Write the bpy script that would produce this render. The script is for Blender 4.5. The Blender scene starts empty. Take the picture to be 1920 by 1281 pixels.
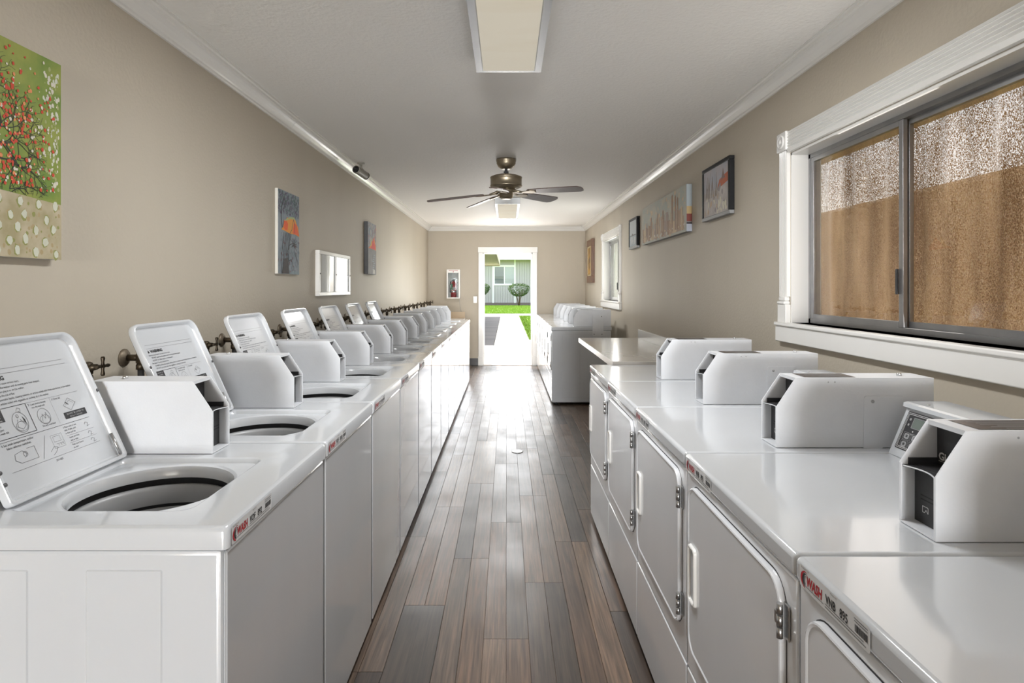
import bpy, bmesh, math, random
from mathutils import Matrix, Vector

PI = math.pi
R = math.radians
random.seed(7)
SC = bpy.context.scene
COL = SC.collection

# ------------------------------------------------------------------ camera
cam_d = bpy.data.cameras.new('camera')
cam_d.sensor_width = 36.0
cam_d.lens = 21.0
cam_d.shift_x = 0.0052
cam_d.shift_y = -0.0523
cam_d.clip_start = 0.05
cam_d.clip_end = 300
cam = bpy.data.objects.new('camera', cam_d)
cam.location = (0, 0, 1.44)
cam.rotation_euler = (R(90), 0, 0)
COL.objects.link(cam)
SC.camera = cam

# ------------------------------------------------------------------ world, sun, daylight, exposure
SC.view_settings.view_transform = 'Standard'
SC.view_settings.look = 'None'
SC.view_settings.gamma = 1.0
SC.view_settings.exposure = 0.48
SC.view_settings.use_curve_mapping = False
SC.cycles.use_denoising = True
SC.cycles.max_bounces = 10
SC.cycles.diffuse_bounces = 6
SC.cycles.glossy_bounces = 5
SC.cycles.transparent_max_bounces = 12
SC.cycles.sample_clamp_indirect = 8.0
SC.cycles.caustics_reflective = False
SC.cycles.caustics_refractive = False

world = bpy.data.worlds.new('sky')
SC.world = world
world.use_nodes = True
wn = world.node_tree
for n in list(wn.nodes):
    wn.nodes.remove(n)
sky = wn.nodes.new('ShaderNodeTexSky')
sky.sky_type = 'NISHITA'
sky.sun_disc = False
sky.sun_elevation = R(58)
sky.sun_rotation = R(20)
sky.dust_density = 2.0
bg = wn.nodes.new('ShaderNodeBackground')
bg.inputs['Strength'].default_value = 0.62
wo = wn.nodes.new('ShaderNodeOutputWorld')
hsv = wn.nodes.new('ShaderNodeHueSaturation')
hsv.inputs['Saturation'].default_value = 0.42
wn.links.new(sky.outputs[0], hsv.inputs['Color'])
wn.links.new(hsv.outputs[0], bg.inputs[0])
wn.links.new(bg.outputs[0], wo.inputs[0])

sun_d = bpy.data.lights.new('sun', 'SUN')
sun_d.energy = 8.0
sun_d.angle = R(0.6)
sun_d.color = (1.0, 0.96, 0.9)
sun = bpy.data.objects.new('sun', sun_d)
sun.rotation_euler = Vector((0.36, -0.42, -0.82)).to_track_quat('-Z', 'Y').to_euler()
sun.location = (8, 30, 30)
COL.objects.link(sun)


def area(name, loc, direction, sx, sy, power, color=(1, 1, 1)):
    d = bpy.data.lights.new(name, 'AREA')
    d.shape = 'RECTANGLE'
    d.size = sx
    d.size_y = sy
    d.energy = power
    d.color = color
    o = bpy.data.objects.new(name, d)
    o.location = loc
    o.rotation_euler = Vector(direction).to_track_quat('-Z', 'Z').to_euler()
    COL.objects.link(o)
    return o


# added fill lamp behind the camera, then daylight through the far doorway
area('rear_fill', (0, -13.05, 1.05), (0, 1, 0.55), 2.5, 2.1, 1320, (0.975, 0.985, 1.0))
area('doorway_daylight', (0.02, 11.32, 0.98), (0, -1, 0.75), 0.9, 1.75, 27, (1.0, 0.98, 0.95))
# daylight coming through the two side windows
area('window_daylight_large', (1.515, 2.345, 1.70), (-1, 0, -0.1), 1.36, 0.62, 2.5, (1.0, 0.955, 0.90))
area('window_daylight_small', (1.515, 8.325, 1.70), (-1, 0, -0.1), 1.20, 0.62, 6, (1.0, 0.955, 0.90))
# fluorescent tubes in the two ceiling fixtures
area('tube_light_front', (0.02, 2.3, 2.488), (0, 0, -1), 0.24, 1.1, 26, (0.97, 0.985, 1.0))
area('tube_light_back', (0.0, 8.3, 2.488), (0, 0, -1), 0.24, 1.1, 26, (0.97, 0.985, 1.0))

# ------------------------------------------------------------------ materials


def _set(b, key, val):
    if key in b.inputs:
        b.inputs[key].default_value = val


def mat(name, col, rough=0.5, metal=0.0, col2=None, nscale=6.0, stretch=(1, 1, 1), bump=0.0,
        bscale=None, coat=0.0, spec=None, emit=None, estr=1.0, detail=4.0, lo=0.35, hi=0.65):
    m = bpy.data.materials.new(name)
    m.use_nodes = True
    nt = m.node_tree
    b = nt.nodes['Principled BSDF']
    c = tuple(col) + (1,)
    b.inputs['Base Color'].default_value = c
    b.inputs['Roughness'].default_value = rough
    b.inputs['Metallic'].default_value = metal
    if coat:
        _set(b, 'Coat Weight', coat)
        _set(b, 'Coat Roughness', 0.06)
    if spec is not None:
        _set(b, 'Specular IOR Level', spec)
    if emit:
        _set(b, 'Emission Color', tuple(emit) + (1,))
        _set(b, 'Emission Strength', estr)
    if col2 is not None or bump:
        tc = nt.nodes.new('ShaderNodeTexCoord')
        mp = nt.nodes.new('ShaderNodeMapping')
        mp.inputs['Scale'].default_value = stretch
        nt.links.new(tc.outputs['Object'], mp.inputs[0])
    if col2 is not None:
        nz = nt.nodes.new('ShaderNodeTexNoise')
        nz.inputs['Scale'].default_value = nscale
        nz.inputs['Detail'].default_value = detail
        nt.links.new(mp.outputs[0], nz.inputs['Vector'])
        rp = nt.nodes.new('ShaderNodeValToRGB')
        rp.color_ramp.elements[0].position = lo
        rp.color_ramp.elements[0].color = c
        rp.color_ramp.elements[1].position = hi
        rp.color_ramp.elements[1].color = tuple(col2) + (1,)
        nt.links.new(nz.outputs[0], rp.inputs[0])
        nt.links.new(rp.outputs[0], b.inputs['Base Color'])
    if bump:
        nb = nt.nodes.new('ShaderNodeTexNoise')
        nb.inputs['Scale'].default_value = bscale or nscale
        nb.inputs['Detail'].default_value = 3.0
        nt.links.new(tc.outputs['Object'], nb.inputs['Vector'])
        bp = nt.nodes.new('ShaderNodeBump')
        bp.inputs['Strength'].default_value = bump
        bp.inputs['Distance'].default_value = 0.004
        nt.links.new(nb.outputs[0], bp.inputs['Height'])
        nt.links.new(bp.outputs[0], b.inputs['Normal'])
    return m


M = {}
M['wall'] = mat('wall_paint', (0.53, 0.475, 0.39), 0.55, col2=(0.505, 0.452, 0.37), nscale=1.3, stretch=(1, 1.5, 0.35),
                bump=0.35, bscale=70, spec=0.35)
M['ceil'] = mat('ceiling_paint', (0.90, 0.89, 0.865), 0.6, bump=0.6, bscale=55, spec=0.3)
M['trim'] = mat('trim_white', (0.82, 0.81, 0.785), 0.26, coat=0.2)
M['white'] = mat('white_enamel', (0.61, 0.63, 0.655), 0.16, coat=0.6, col2=(0.59, 0.61, 0.635), nscale=2.5)
M['front'] = mat('white_front_enamel', (0.57, 0.585, 0.605), 0.16, coat=1.0, col2=(0.54, 0.555, 0.575), nscale=3.0,
                 stretch=(1, 1, 0.3))
M['door'] = mat('dryer_front_enamel', (0.76, 0.775, 0.80), 0.2, coat=0.7, col2=(0.73, 0.745, 0.77), nscale=3.0, stretch=(1, 1, 0.3))
M['recess'] = mat('pull_shade_grey', (0.50, 0.51, 0.53), 0.4)  # door enamel greyed to paint the shade inside the pull
M['boxw'] = mat('coin_box_enamel', (0.70, 0.715, 0.74), 0.42, col2=(0.67, 0.685, 0.71), nscale=14, bump=0.08, bscale=160)
M['gap'] = mat('dark_gap', (0.02, 0.02, 0.022), 0.7)
M['black'] = mat('black_plastic', (0.028, 0.028, 0.030), 0.45, col2=(0.04, 0.04, 0.042), nscale=20)
M['darkgrey'] = mat('dark_grey_plastic', (0.075, 0.075, 0.078), 0.5)
M['grey'] = mat('grey_plastic', (0.34, 0.345, 0.35), 0.4)
M['tub'] = mat('tub_grey', (0.36, 0.365, 0.37), 0.35, col2=(0.31, 0.315, 0.32), nscale=7)
M['steel'] = mat('brushed_steel', (0.52, 0.52, 0.52), 0.28, metal=1.0)
M['alu'] = mat('window_aluminium', (0.42, 0.42, 0.42), 0.33, metal=0.9, col2=(0.36, 0.36, 0.37), nscale=10)
M['chrome'] = mat('chrome', (0.75, 0.75, 0.75), 0.12, metal=1.0)
M['ink'] = mat('black_ink', (0.02, 0.02, 0.022), 0.6)
M['inkgrey'] = mat('grey_ink', (0.16, 0.16, 0.165), 0.6)
M['red_ink'] = mat('red_ink', (0.42, 0.018, 0.028), 0.5)
M['label'] = mat('label_film', (0.68, 0.685, 0.69), 0.3)
M['whiteink'] = mat('white_ink', (0.72, 0.72, 0.72), 0.5)
M['lcd'] = mat('lcd_glass', (0.16, 0.19, 0.17), 0.15)
M['brownlab'] = mat('brown_label', (0.055, 0.04, 0.032), 0.4)
M['brass'] = mat('aged_brass', (0.095, 0.073, 0.048), 0.42, metal=0.7, col2=(0.05, 0.038, 0.026), nscale=30)
M['galv'] = mat('old_flange_metal', (0.22, 0.18, 0.13), 0.5, metal=0.6, col2=(0.11, 0.085, 0.06), nscale=25)
M['hose'] = mat('black_hose', (0.03, 0.03, 0.03), 0.5)
M['bronze'] = mat('fan_bronze', (0.33, 0.28, 0.205), 0.36, metal=0.85)
M['blade'] = mat('fan_blade_wood', (0.165, 0.125, 0.115), 0.35, col2=(0.13, 0.095, 0.085), nscale=6, stretch=(1, 8, 1))
M['diff'] = mat('fixture_diffuser', (0.56, 0.52, 0.43), 0.85, spec=0.05, col2=(0.52, 0.455, 0.34), nscale=2.2, stretch=(0.6, 2.4, 1),
                emit=(1.0, 0.93, 0.78), estr=0.24, lo=0.5, hi=0.75)
M['fixture'] = mat('fixture_metal', (0.66, 0.68, 0.70), 0.22, metal=0.4)
M['baseb'] = mat('grey_baseboard', (0.10, 0.098, 0.10), 0.45)
M['camb'] = mat('camera_shell', (0.25, 0.235, 0.20), 0.5)
M['lens'] = mat('lens_black', (0.01, 0.01, 0.011), 0.12)
M['red'] = mat('extinguisher_red', (0.48, 0.02, 0.03), 0.3)
M['green'] = mat('green_tag', (0.05, 0.22, 0.10), 0.5)
M['counter'] = mat('counter_laminate', (0.40, 0.375, 0.34), 0.2, col2=(0.365, 0.34, 0.305), nscale=3, coat=0.25)
M['counter_edge'] = mat('counter_edge_band', (0.62, 0.60, 0.565), 0.25)
M['beige'] = mat('beige_laminate', (0.56, 0.44, 0.31), 0.4)
M['framewood'] = mat('frame_wood', (0.17, 0.075, 0.032), 0.35, col2=(0.11, 0.045, 0.02), nscale=10, stretch=(6, 6, 1))
M['gold'] = mat('gold_liner', (0.50, 0.40, 0.22), 0.35, metal=0.3)
M['framegrey'] = mat('frame_grey', (0.24, 0.24, 0.24), 0.5, metal=0.6)
M['frameblack'] = mat('frame_black', (0.010, 0.010, 0.011), 0.5, spec=0.2)
M['canvas'] = mat('canvas_edge', (0.66, 0.64, 0.58), 0.7)
M['paper'] = mat('paper', (0.72, 0.72, 0.73), 0.6, col2=(0.62, 0.62, 0.64), nscale=9)
M['concrete'] = mat('concrete', (0.62, 0.565, 0.50), 0.85, col2=(0.54, 0.485, 0.43), nscale=1.6, bump=0.3, bscale=30)
M['asphalt'] = mat('asphalt', (0.05, 0.045, 0.042), 0.9, col2=(0.09, 0.078, 0.07), nscale=0.7, stretch=(0.3, 2, 1), bump=0.4, bscale=60)
M['soil'] = mat('lawn_base', (0.12, 0.21, 0.012), 0.9, col2=(0.16, 0.26, 0.016), nscale=1.2)
M['grass'] = mat('grass_blades', (0.17, 0.29, 0.016), 0.7, col2=(0.23, 0.35, 0.03), nscale=0.8)
M['leaf'] = mat('shrub_leaf', (0.035, 0.085, 0.015), 0.6, col2=(0.10, 0.17, 0.03), nscale=2.5)
M['bark'] = mat('shrub_bark', (0.13, 0.09, 0.06), 0.85)
M['siding'] = mat('grey_siding', (0.47, 0.445, 0.44), 0.75, col2=(0.43, 0.405, 0.40), nscale=0.8, stretch=(1, 1, 0.15))
M['extwhite'] = mat('exterior_white', (0.82, 0.82, 0.81), 0.6)
M['skirt'] = mat('foundation_brown', (0.17, 0.14, 0.125), 0.9)
M['soffit'] = mat('soffit_tan', (0.34, 0.31, 0.245), 0.8)
M['roof'] = mat('roof_shingle', (0.16, 0.145, 0.13), 0.9)
M['blind'] = mat('window_blind', (0.42, 0.44, 0.46), 0.6)
M['stucco'] = mat('stucco', (0.46, 0.36, 0.27), 0.85, col2=(0.42, 0.33, 0.25), nscale=2, bump=0.4, bscale=25)


def glass_mat(name, tint=(1, 1, 1), refl=0.10, rough=0.0):
    m = bpy.data.materials.new(name)
    m.use_nodes = True
    nt = m.node_tree
    for n in list(nt.nodes):
        nt.nodes.remove(n)
    out = nt.nodes.new('ShaderNodeOutputMaterial')
    tr = nt.nodes.new('ShaderNodeBsdfTransparent')
    tr.inputs[0].default_value = tuple(tint) + (1,)
    gl = nt.nodes.new('ShaderNodeBsdfGlossy')
    gl.inputs['Roughness'].default_value = rough
    lw = nt.nodes.new('ShaderNodeLayerWeight')
    lw.inputs[0].default_value = 0.5
    fr = nt.nodes.new('ShaderNodeMath')
    fr.operation = 'POWER'
    fr.inputs[1].default_value = 5.0
    nt.links.new(lw.outputs['Facing'], fr.inputs[0])
    ad = nt.nodes.new('ShaderNodeMath')
    ad.operation = 'ADD'
    ad.use_clamp = True
    ad.inputs[1].default_value = refl
    mx = nt.nodes.new('ShaderNodeMixShader')
    nt.links.new(fr.outputs[0], ad.inputs[0])
    nt.links.new(ad.outputs[0], mx.inputs[0])
    nt.links.new(tr.outputs[0], mx.inputs[1])
    nt.links.new(gl.outputs[0], mx.inputs[2])
    nt.links.new(mx.outputs[0], out.inputs[0])
    return m


M['glass'] = glass_mat('window_glass', (0.96, 0.97, 0.96), 0.035)
M['glassdim'] = glass_mat('cover_glass', (0.85, 0.87, 0.87), 0.06, 0.02)


def cloth_mat(name, c1, c2, hole=0.62):
    """open-weave burlap: threads diffuse + translucent, gaps between the threads open"""
    m = bpy.data.materials.new(name)
    m.use_nodes = True
    nt = m.node_tree
    for n in list(nt.nodes):
        nt.nodes.remove(n)
    L = nt.links.new
    out = nt.nodes.new('ShaderNodeOutputMaterial')
    tc = nt.nodes.new('ShaderNodeTexCoord')
    # thread grain
    nz = nt.nodes.new('ShaderNodeTexNoise')
    mp = nt.nodes.new('ShaderNodeMapping')
    mp.inputs['Scale'].default_value = (330, 330, 200)
    L(tc.outputs['Object'], mp.inputs[0])
    L(mp.outputs[0], nz.inputs['Vector'])
    nz.inputs['Scale'].default_value = 1.0
    nz.inputs['Detail'].default_value = 2.0
    # large folds where the weave has opened
    nl = nt.nodes.new('ShaderNodeTexNoise')
    mp2 = nt.nodes.new('ShaderNodeMapping')
    mp2.inputs['Scale'].default_value = (7, 7, 1.3)
    L(tc.outputs['Object'], mp2.inputs[0])
    L(mp2.outputs[0], nl.inputs['Vector'])
    nl.inputs['Scale'].default_value = 1.0
    nl.inputs['Detail'].default_value = 3.0
    sm = nt.nodes.new('ShaderNodeMath')
    sm.operation = 'MULTIPLY_ADD'
    L(nl.outputs[0], sm.inputs[0])
    sm.inputs[1].default_value = 0.30
    L(nz.outputs[0], sm.inputs[2])
    rp = nt.nodes.new('ShaderNodeValToRGB')
    rp.color_ramp.elements[0].position = hole
    rp.color_ramp.elements[1].position = hole + 0.16
    L(sm.outputs[0], rp.inputs[0])
    hs = nt.nodes.new('ShaderNodeMath')
    hs.operation = 'MULTIPLY'
    L(rp.outputs[0], hs.inputs[0])
    hs.inputs[1].default_value = 0.15
    cr = nt.nodes.new('ShaderNodeValToRGB')
    cr.color_ramp.elements[0].color = tuple(c1) + (1,)
    cr.color_ramp.elements[1].color = tuple(c2) + (1,)
    av = nt.nodes.new('ShaderNodeMath')
    av.operation = 'MULTIPLY_ADD'
    L(nz.outputs[0], av.inputs[0])
    av.inputs[1].default_value = 0.9
    sb = nt.nodes.new('ShaderNodeMath')
    sb.operation = 'SUBTRACT'
    L(nl.outputs[0], sb.inputs[0])
    sb.inputs[1].default_value = 0.45
    L(sb.outputs[0], av.inputs[2])
    cr.color_ramp.elements[0].position = 0.25
    cr.color_ramp.elements[1].position = 0.8
    L(av.outputs[0], cr.inputs[0])
    df = nt.nodes.new('ShaderNodeBsdfDiffuse')
    tl = nt.nodes.new('ShaderNodeBsdfTranslucent')
    L(cr.outputs[0], df.inputs[0])
    L(cr.outputs[0], tl.inputs[0])
    m1 = nt.nodes.new('ShaderNodeMixShader')
    m1.inputs[0].default_value = 0.62
    L(df.outputs[0], m1.inputs[1])
    L(tl.outputs[0], m1.inputs[2])
    tr = nt.nodes.new('ShaderNodeBsdfTransparent')
    m2 = nt.nodes.new('ShaderNodeMixShader')
    L(hs.outputs[0], m2.inputs[0])
    L(m1.outputs[0], m2.inputs[1])
    L(tr.outputs[0], m2.inputs[2])
    L(m2.outputs[0], out.inputs[0])
    return m


M['burlap'] = cloth_mat('burlap', (0.16, 0.078, 0.045), (0.50, 0.27, 0.16))
M['pale_cloth'] = cloth_mat('pale_sun_cloth', (0.86, 0.80, 0.75), (0.92, 0.86, 0.82), 0.50)


def plank_mat():
    m = bpy.data.materials.new('wood_plank')
    m.use_nodes = True
    nt = m.node_tree
    L = nt.links.new
    b = nt.nodes['Principled BSDF']
    oi = nt.nodes.new('ShaderNodeObjectInfo')
    tc = nt.nodes.new('ShaderNodeTexCoord')
    # shift the grain by the plank's own random number
    cb = nt.nodes.new('ShaderNodeCombineXYZ')
    mu = nt.nodes.new('ShaderNodeMath')
    mu.operation = 'MULTIPLY'
    mu.inputs[1].default_value = 57.0
    L(oi.outputs['Random'], mu.inputs[0])
    L(mu.outputs[0], cb.inputs[0])
    L(mu.outputs[0], cb.inputs[1])
    ad = nt.nodes.new('ShaderNodeVectorMath')
    ad.operation = 'ADD'
    L(tc.outputs['Object'], ad.inputs[0])
    L(cb.outputs[0], ad.inputs[1])
    mp = nt.nodes.new('ShaderNodeMapping')
    mp.inputs['Scale'].default_value = (95, 3.2, 1)
    L(ad.outputs[0], mp.inputs[0])
    nz = nt.nodes.new('ShaderNodeTexNoise')
    nz.inputs['Scale'].default_value = 1.0
    nz.inputs['Detail'].default_value = 6.0
    nz.inputs['Distortion'].default_value = 0.8
    L(mp.outputs[0], nz.inputs['Vector'])
    wv = nt.nodes.new('ShaderNodeTexNoise')
    mpw = nt.nodes.new('ShaderNodeMapping')
    mpw.inputs['Scale'].default_value = (20, 1.1, 1)
    L(ad.outputs[0], mpw.inputs[0])
    L(mpw.outputs[0], wv.inputs['Vector'])
    wv.inputs['Scale'].default_value = 1.0
    wv.inputs['Distortion'].default_value = 2.5
    wv.inputs['Detail'].default_value = 4.0
    tone = nt.nodes.new('ShaderNodeValToRGB')
    tone.color_ramp.interpolation = 'CONSTANT'
    el = tone.color_ramp.elements
    el[0].position = 0.0
    el[0].color = (0.070, 0.047, 0.033, 1)
    el[1].position = 0.16
    el[1].color = (0.135, 0.083, 0.052, 1)
    for p, c in ((0.32, (0.098, 0.068, 0.050, 1)), (0.46, (0.165, 0.099, 0.060, 1)), (0.60, (0.058, 0.039, 0.028, 1)),
                 (0.74, (0.145, 0.100, 0.070, 1)), (0.88, (0.215, 0.140, 0.090, 1))):
        e = el.new(p)
        e.color = c
    L(oi.outputs['Random'], tone.inputs[0])
    g = nt.nodes.new('ShaderNodeValToRGB')
    g.color_ramp.elements[0].position = 0.3
    g.color_ramp.elements[0].color = (0.42, 0.40, 0.38, 1)
    g.color_ramp.elements[1].position = 0.72
    g.color_ramp.elements[1].color = (1.20, 1.19, 1.17, 1)
    L(nz.outputs[0], g.inputs[0])
    gw = nt.nodes.new('ShaderNodeValToRGB')
    gw.color_ramp.elements[0].position = 0.38
    gw.color_ramp.elements[0].color = (0.60, 0.60, 0.60, 1)
    gw.color_ramp.elements[1].position = 0.6
    gw.color_ramp.elements[1].color = (1.08, 1.08, 1.08, 1)
    L(wv.outputs[0], gw.inputs[0])
    x1 = nt.nodes.new('ShaderNodeMix')
    x1.data_type = 'RGBA'
    x1.blend_type = 'MULTIPLY'
    x1.inputs[0].default_value = 1.0
    L(tone.outputs[0], x1.inputs[6])
    L(g.outputs[0], x1.inputs[7])
    x2 = nt.nodes.new('ShaderNodeMix')
    x2.data_type = 'RGBA'
    x2.blend_type = 'MULTIPLY'
    x2.inputs[0].default_value = 0.8
    L(x1.outputs[2], x2.inputs[6])
    L(gw.outputs[0], x2.inputs[7])
    L(x2.outputs[2], b.inputs['Base Color'])
    # worn sheen
    n3 = nt.nodes.new('ShaderNodeTexNoise')
    n3.inputs['Scale'].default_value = 3.0
    n3.inputs['Detail'].default_value = 5.0
    L(ad.outputs[0], n3.inputs['Vector'])
    rr = nt.nodes.new('ShaderNodeMapRange')
    rr.inputs['From Min'].default_value = 0.3
    rr.inputs['From Max'].default_value = 0.7
    rr.inputs['To Min'].default_value = 0.30
    rr.inputs['To Max'].default_value = 0.48
    L(n3.outputs[0], rr.inputs['Value'])
    L(rr.outputs[0], b.inputs['Roughness'])
    _set(b, 'Specular IOR Level', 0.6)
    _set(b, 'Coat Weight', 0.3)
    _set(b, 'Coat Roughness', 0.45)
    _set(b, 'Coat IOR', 1.6)
    bp = nt.nodes.new('ShaderNodeBump')
    bp.inputs['Strength'].default_value = 0.18
    bp.inputs['Distance'].default_value = 0.002
    L(nz.outputs[0], bp.inputs['Height'])
    L(bp.outputs[0], b.inputs['Normal'])
    return m


M['plank'] = plank_mat()

# ------------------------------------------------------------------ mesh helpers


def merge(bm, src, mtx=None, mi=0):
    if mtx is not None:
        bmesh.ops.transform(src, matrix=mtx, verts=src.verts)
    vm = {}
    for v in src.verts:
        vm[v] = bm.verts.new(v.co)
    for f in src.faces:
        try:
            nf = bm.faces.new([vm[v] for v in f.verts])
            nf.material_index = mi
            nf.smooth = f.smooth
        except ValueError:
            pass
    src.free()


def bx(bm, x0, x1, y0, y1, z0, z1, bev=0.0, seg=2, mi=0, mtx=None):
    t = bmesh.new()
    bmesh.ops.create_cube(t, size=1.0)
    s = Matrix.Translation(((x0 + x1) / 2, (y0 + y1) / 2, (z0 + z1) / 2)) @ Matrix.Diagonal((x1 - x0, y1 - y0, z1 - z0, 1))
    bmesh.ops.transform(t, matrix=s, verts=t.verts)
    if bev:
        r = bmesh.ops.bevel(t, geom=t.edges[:], offset=bev, segments=seg, affect='EDGES', profile=0.5)
        if seg > 1:
            for f in r['faces']:
                f.smooth = True
    merge(bm, t, mtx, mi)


def prism(bm, poly, axis, a0, a1, mi=0, mtx=None):
    """extrude a 2D polygon along an axis: axis x -> poly is (y,z); y -> (x,z); z -> (x,y)"""
    def P(p, a):
        if axis == 'x':
            return (a, p[0], p[1])
        if axis == 'y':
            return (p[0], a, p[1])
        return (p[0], p[1], a)
    t = bmesh.new()
    lo = [t.verts.new(P(p, a0)) for p in poly]
    hi = [t.verts.new(P(p, a1)) for p in poly]
    n = len(poly)
    t.faces.new(lo)
    t.faces.new(list(reversed(hi)))
    for i in range(n):
        j = (i + 1) % n
        t.faces.new((lo[i], hi[i], hi[j], lo[j]))
    bmesh.ops.recalc_face_normals(t, faces=t.faces)
    merge(bm, t, mtx, mi)


def loops(bm, ls, mi=0, cap0=False, cap1=False, closed=True, smooth=True):
    """bridge successive vertex loops of equal length"""
    vs = [[bm.verts.new(p) for p in l] for l in ls]
    n = len(ls[0])
    for a, b in zip(vs[:-1], vs[1:]):
        for i in range(n if closed else n - 1):
            j = (i + 1) % n
            f = bm.faces.new((a[i], a[j], b[j], b[i]))
            f.material_index = mi
            f.smooth = smooth
    if cap0:
        f = bm.faces.new(list(reversed(vs[0])))
        f.material_index = mi
    if cap1:
        f = bm.faces.new(vs[-1])
        f.material_index = mi


def lathe(bm, prof, n=24, mtx=None, mi=0, caps=True):
    t = bmesh.new()
    ls = [[(r * math.cos(2 * PI * i / n), r * math.sin(2 * PI * i / n), z) for i in range(n)] for r, z in prof]
    loops(t, ls, 0, caps, caps)
    bmesh.ops.recalc_face_normals(t, faces=t.faces)
    merge(bm, t, mtx, mi)


def tube(bm, pts, rad, n=8, mi=0):
    pts = [Vector(p) for p in pts]
    rads = rad if isinstance(rad, (list, tuple)) else [rad] * len(pts)
    ls = []
    up = Vector((0.13, 0.21, 0.97))
    for i, p in enumerate(pts):
        d = (pts[min(i + 1, len(pts) - 1)] - pts[max(i - 1, 0)]).normalized()
        if abs(d.dot(up)) > 0.95:
            u = d.cross(Vector((1, 0, 0))).normalized()
        else:
            u = d.cross(up).normalized()
        v = d.cross(u)
        ls.append([p + rads[i] * (u * math.cos(2 * PI * k / n) + v * math.sin(2 * PI * k / n)) for k in range(n)])
    t = bmesh.new()
    loops(t, ls, 0, True, True)
    bmesh.ops.recalc_face_normals(t, faces=t.faces)
    merge(bm, t, None, mi)


def along(a, b):
    """matrix taking +z to the direction a->b with origin a"""
    a = Vector(a)
    d = Vector(b) - a
    return Matrix.Translation(a) @ d.to_track_quat('Z', 'Y').to_matrix().to_4x4()


def rrect(x0, x1, y0, y1, r, k=5):
    pts = []
    for cx, cy, a in ((x1 - r, y1 - r, 0), (x0 + r, y1 - r, 90), (x0 + r, y0 + r, 180), (x1 - r, y0 + r, 270)):
        for i in range(k + 1):
            t = R(a + 90 * i / k)
            pts.append((cx + r * math.cos(t), cy + r * math.sin(t)))
    return pts


class Flat:
    """flat print: 2D shapes that are laid on a plane through a mapping function"""
    def __init__(self):
        self.v, self.f, self.m = [], [], []

    def poly(self, pts, mi=0):
        b = len(self.v)
        self.v += [(p[0], p[1]) for p in pts]
        self.f.append(tuple(range(b, b + len(pts))))
        self.m.append(mi)

    def rect(self, x0, y0, x1, y1, mi=0):
        self.poly([(x0, y0), (x1, y0), (x1, y1), (x0, y1)], mi)

    def line(self, pts, w, mi=0):
        for (ax, ay), (bx_, by) in zip(pts[:-1], pts[1:]):
            d = math.hypot(bx_ - ax, by - ay)
            if d < 1e-6:
                continue
            nx, ny = -(by - ay) / d * w / 2, (bx_ - ax) / d * w / 2
            self.poly([(ax - nx, ay - ny), (bx_ - nx, by - ny), (bx_ + nx, by + ny), (ax + nx, ay + ny)], mi)

    def blob(self, x, y, r, mi=0, n=7, sq=1.0):
        a0 = random.random() * 6
        self.poly([(x + r * random.uniform(.75, 1.2) * math.cos(a0 + 2 * PI * i / n),
                    y + sq * r * random.uniform(.75, 1.2) * math.sin(a0 + 2 * PI * i / n)) for i in range(n)], mi)

    def ell(self, x, y, rx, ry, w, mi=0, a0=0, a1=360, n=20):
        self.line([(x + rx * math.cos(R(a0 + (a1 - a0) * i / n)), y + ry * math.sin(R(a0 + (a1 - a0) * i / n))) for i in range(n + 1)], w, mi)

    def text(self, s, x, y, size, mi=0, sx=1.0, shear=0.0, bold=0.0, align='LEFT'):
        key = (s, bold)
        if key not in TXT:
            c = bpy.data.curves.new('t', 'FONT')
            c.body = s
            c.resolution_u = 2
            c.fill_mode = 'FRONT'
            c.offset = bold
            o = bpy.data.objects.new('t', c)
            me = bpy.data.meshes.new_from_object(o)
            TXT[key] = ([tuple(v.co[:2]) for v in me.vertices], [tuple(p.vertices) for p in me.polygons])
            bpy.data.objects.remove(o)
            bpy.data.meshes.remove(me)
            bpy.data.curves.remove(c)
        vs, fs = TXT[key]
        if not vs:
            return
        w = max(v[0] for v in vs) * sx * size
        ox = x - (w / 2 if align == 'CENTER' else w if align == 'RIGHT' else 0)
        b = len(self.v)
        self.v += [(ox + (p[0] * sx + p[1] * shear) * size, y + p[1] * size) for p in vs]
        self.f += [tuple(i + b for i in f) for f in fs]
        self.m += [mi] * len(fs)

    def add(self, bm, fn, mi0=0, both=False):
        vv = [bm.verts.new(fn(*p)) for p in self.v]
        for f, m in zip(self.f, self.m):
            try:
                nf = bm.faces.new([vv[i] for i in f])
                nf.material_index = m + mi0
            except ValueError:
                pass


TXT = {}


def obj(name, bm, mats, parent=None, loc=None, rot=None, smooth=None):
    me = bpy.data.meshes.new(name)
    for e in bm.edges:
        if len(e.link_faces) == 2 and e.calc_face_angle(0) > 0.75:
            e.smooth = False
    bm.to_mesh(me)
    bm.free()
    if not isinstance(mats, (list, tuple)):
        mats = [mats]
    for m in mats:
        me.materials.append(M[m] if isinstance(m, str) else m)
    if smooth is not None:
        for p in me.polygons:
            p.use_smooth = smooth
    o = bpy.data.objects.new(name, me)
    COL.objects.link(o)
    if parent:
        o.parent = parent
    if loc:
        o.location = loc
    if rot:
        o.rotation_euler = rot
    return o


def tag(o, label, cat, group=None):
    o['label'] = label
    o['category'] = cat
    if group:
        o['group'] = group
    return o


def thing(name, label, cat, loc=(0, 0, 0), rz=0.0, group=None):
    o = bpy.data.objects.new(name, None)
    o.empty_display_size = 0.1
    COL.objects.link(o)
    o.location = loc
    o.rotation_euler = (0, 0, rz)
    return tag(o, label, cat, group)


def struct(name, bm, mats, label=None):
    o = obj(name, bm, mats)
    o['kind'] = 'structure'
    if label:
        o['label'] = label
    return o


def dup(o, parent=None):
    c = o.copy()
    COL.objects.link(c)
    if parent:
        c.parent = parent
    for ch in list(o.children):
        dup(ch, c)
    return c


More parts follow.
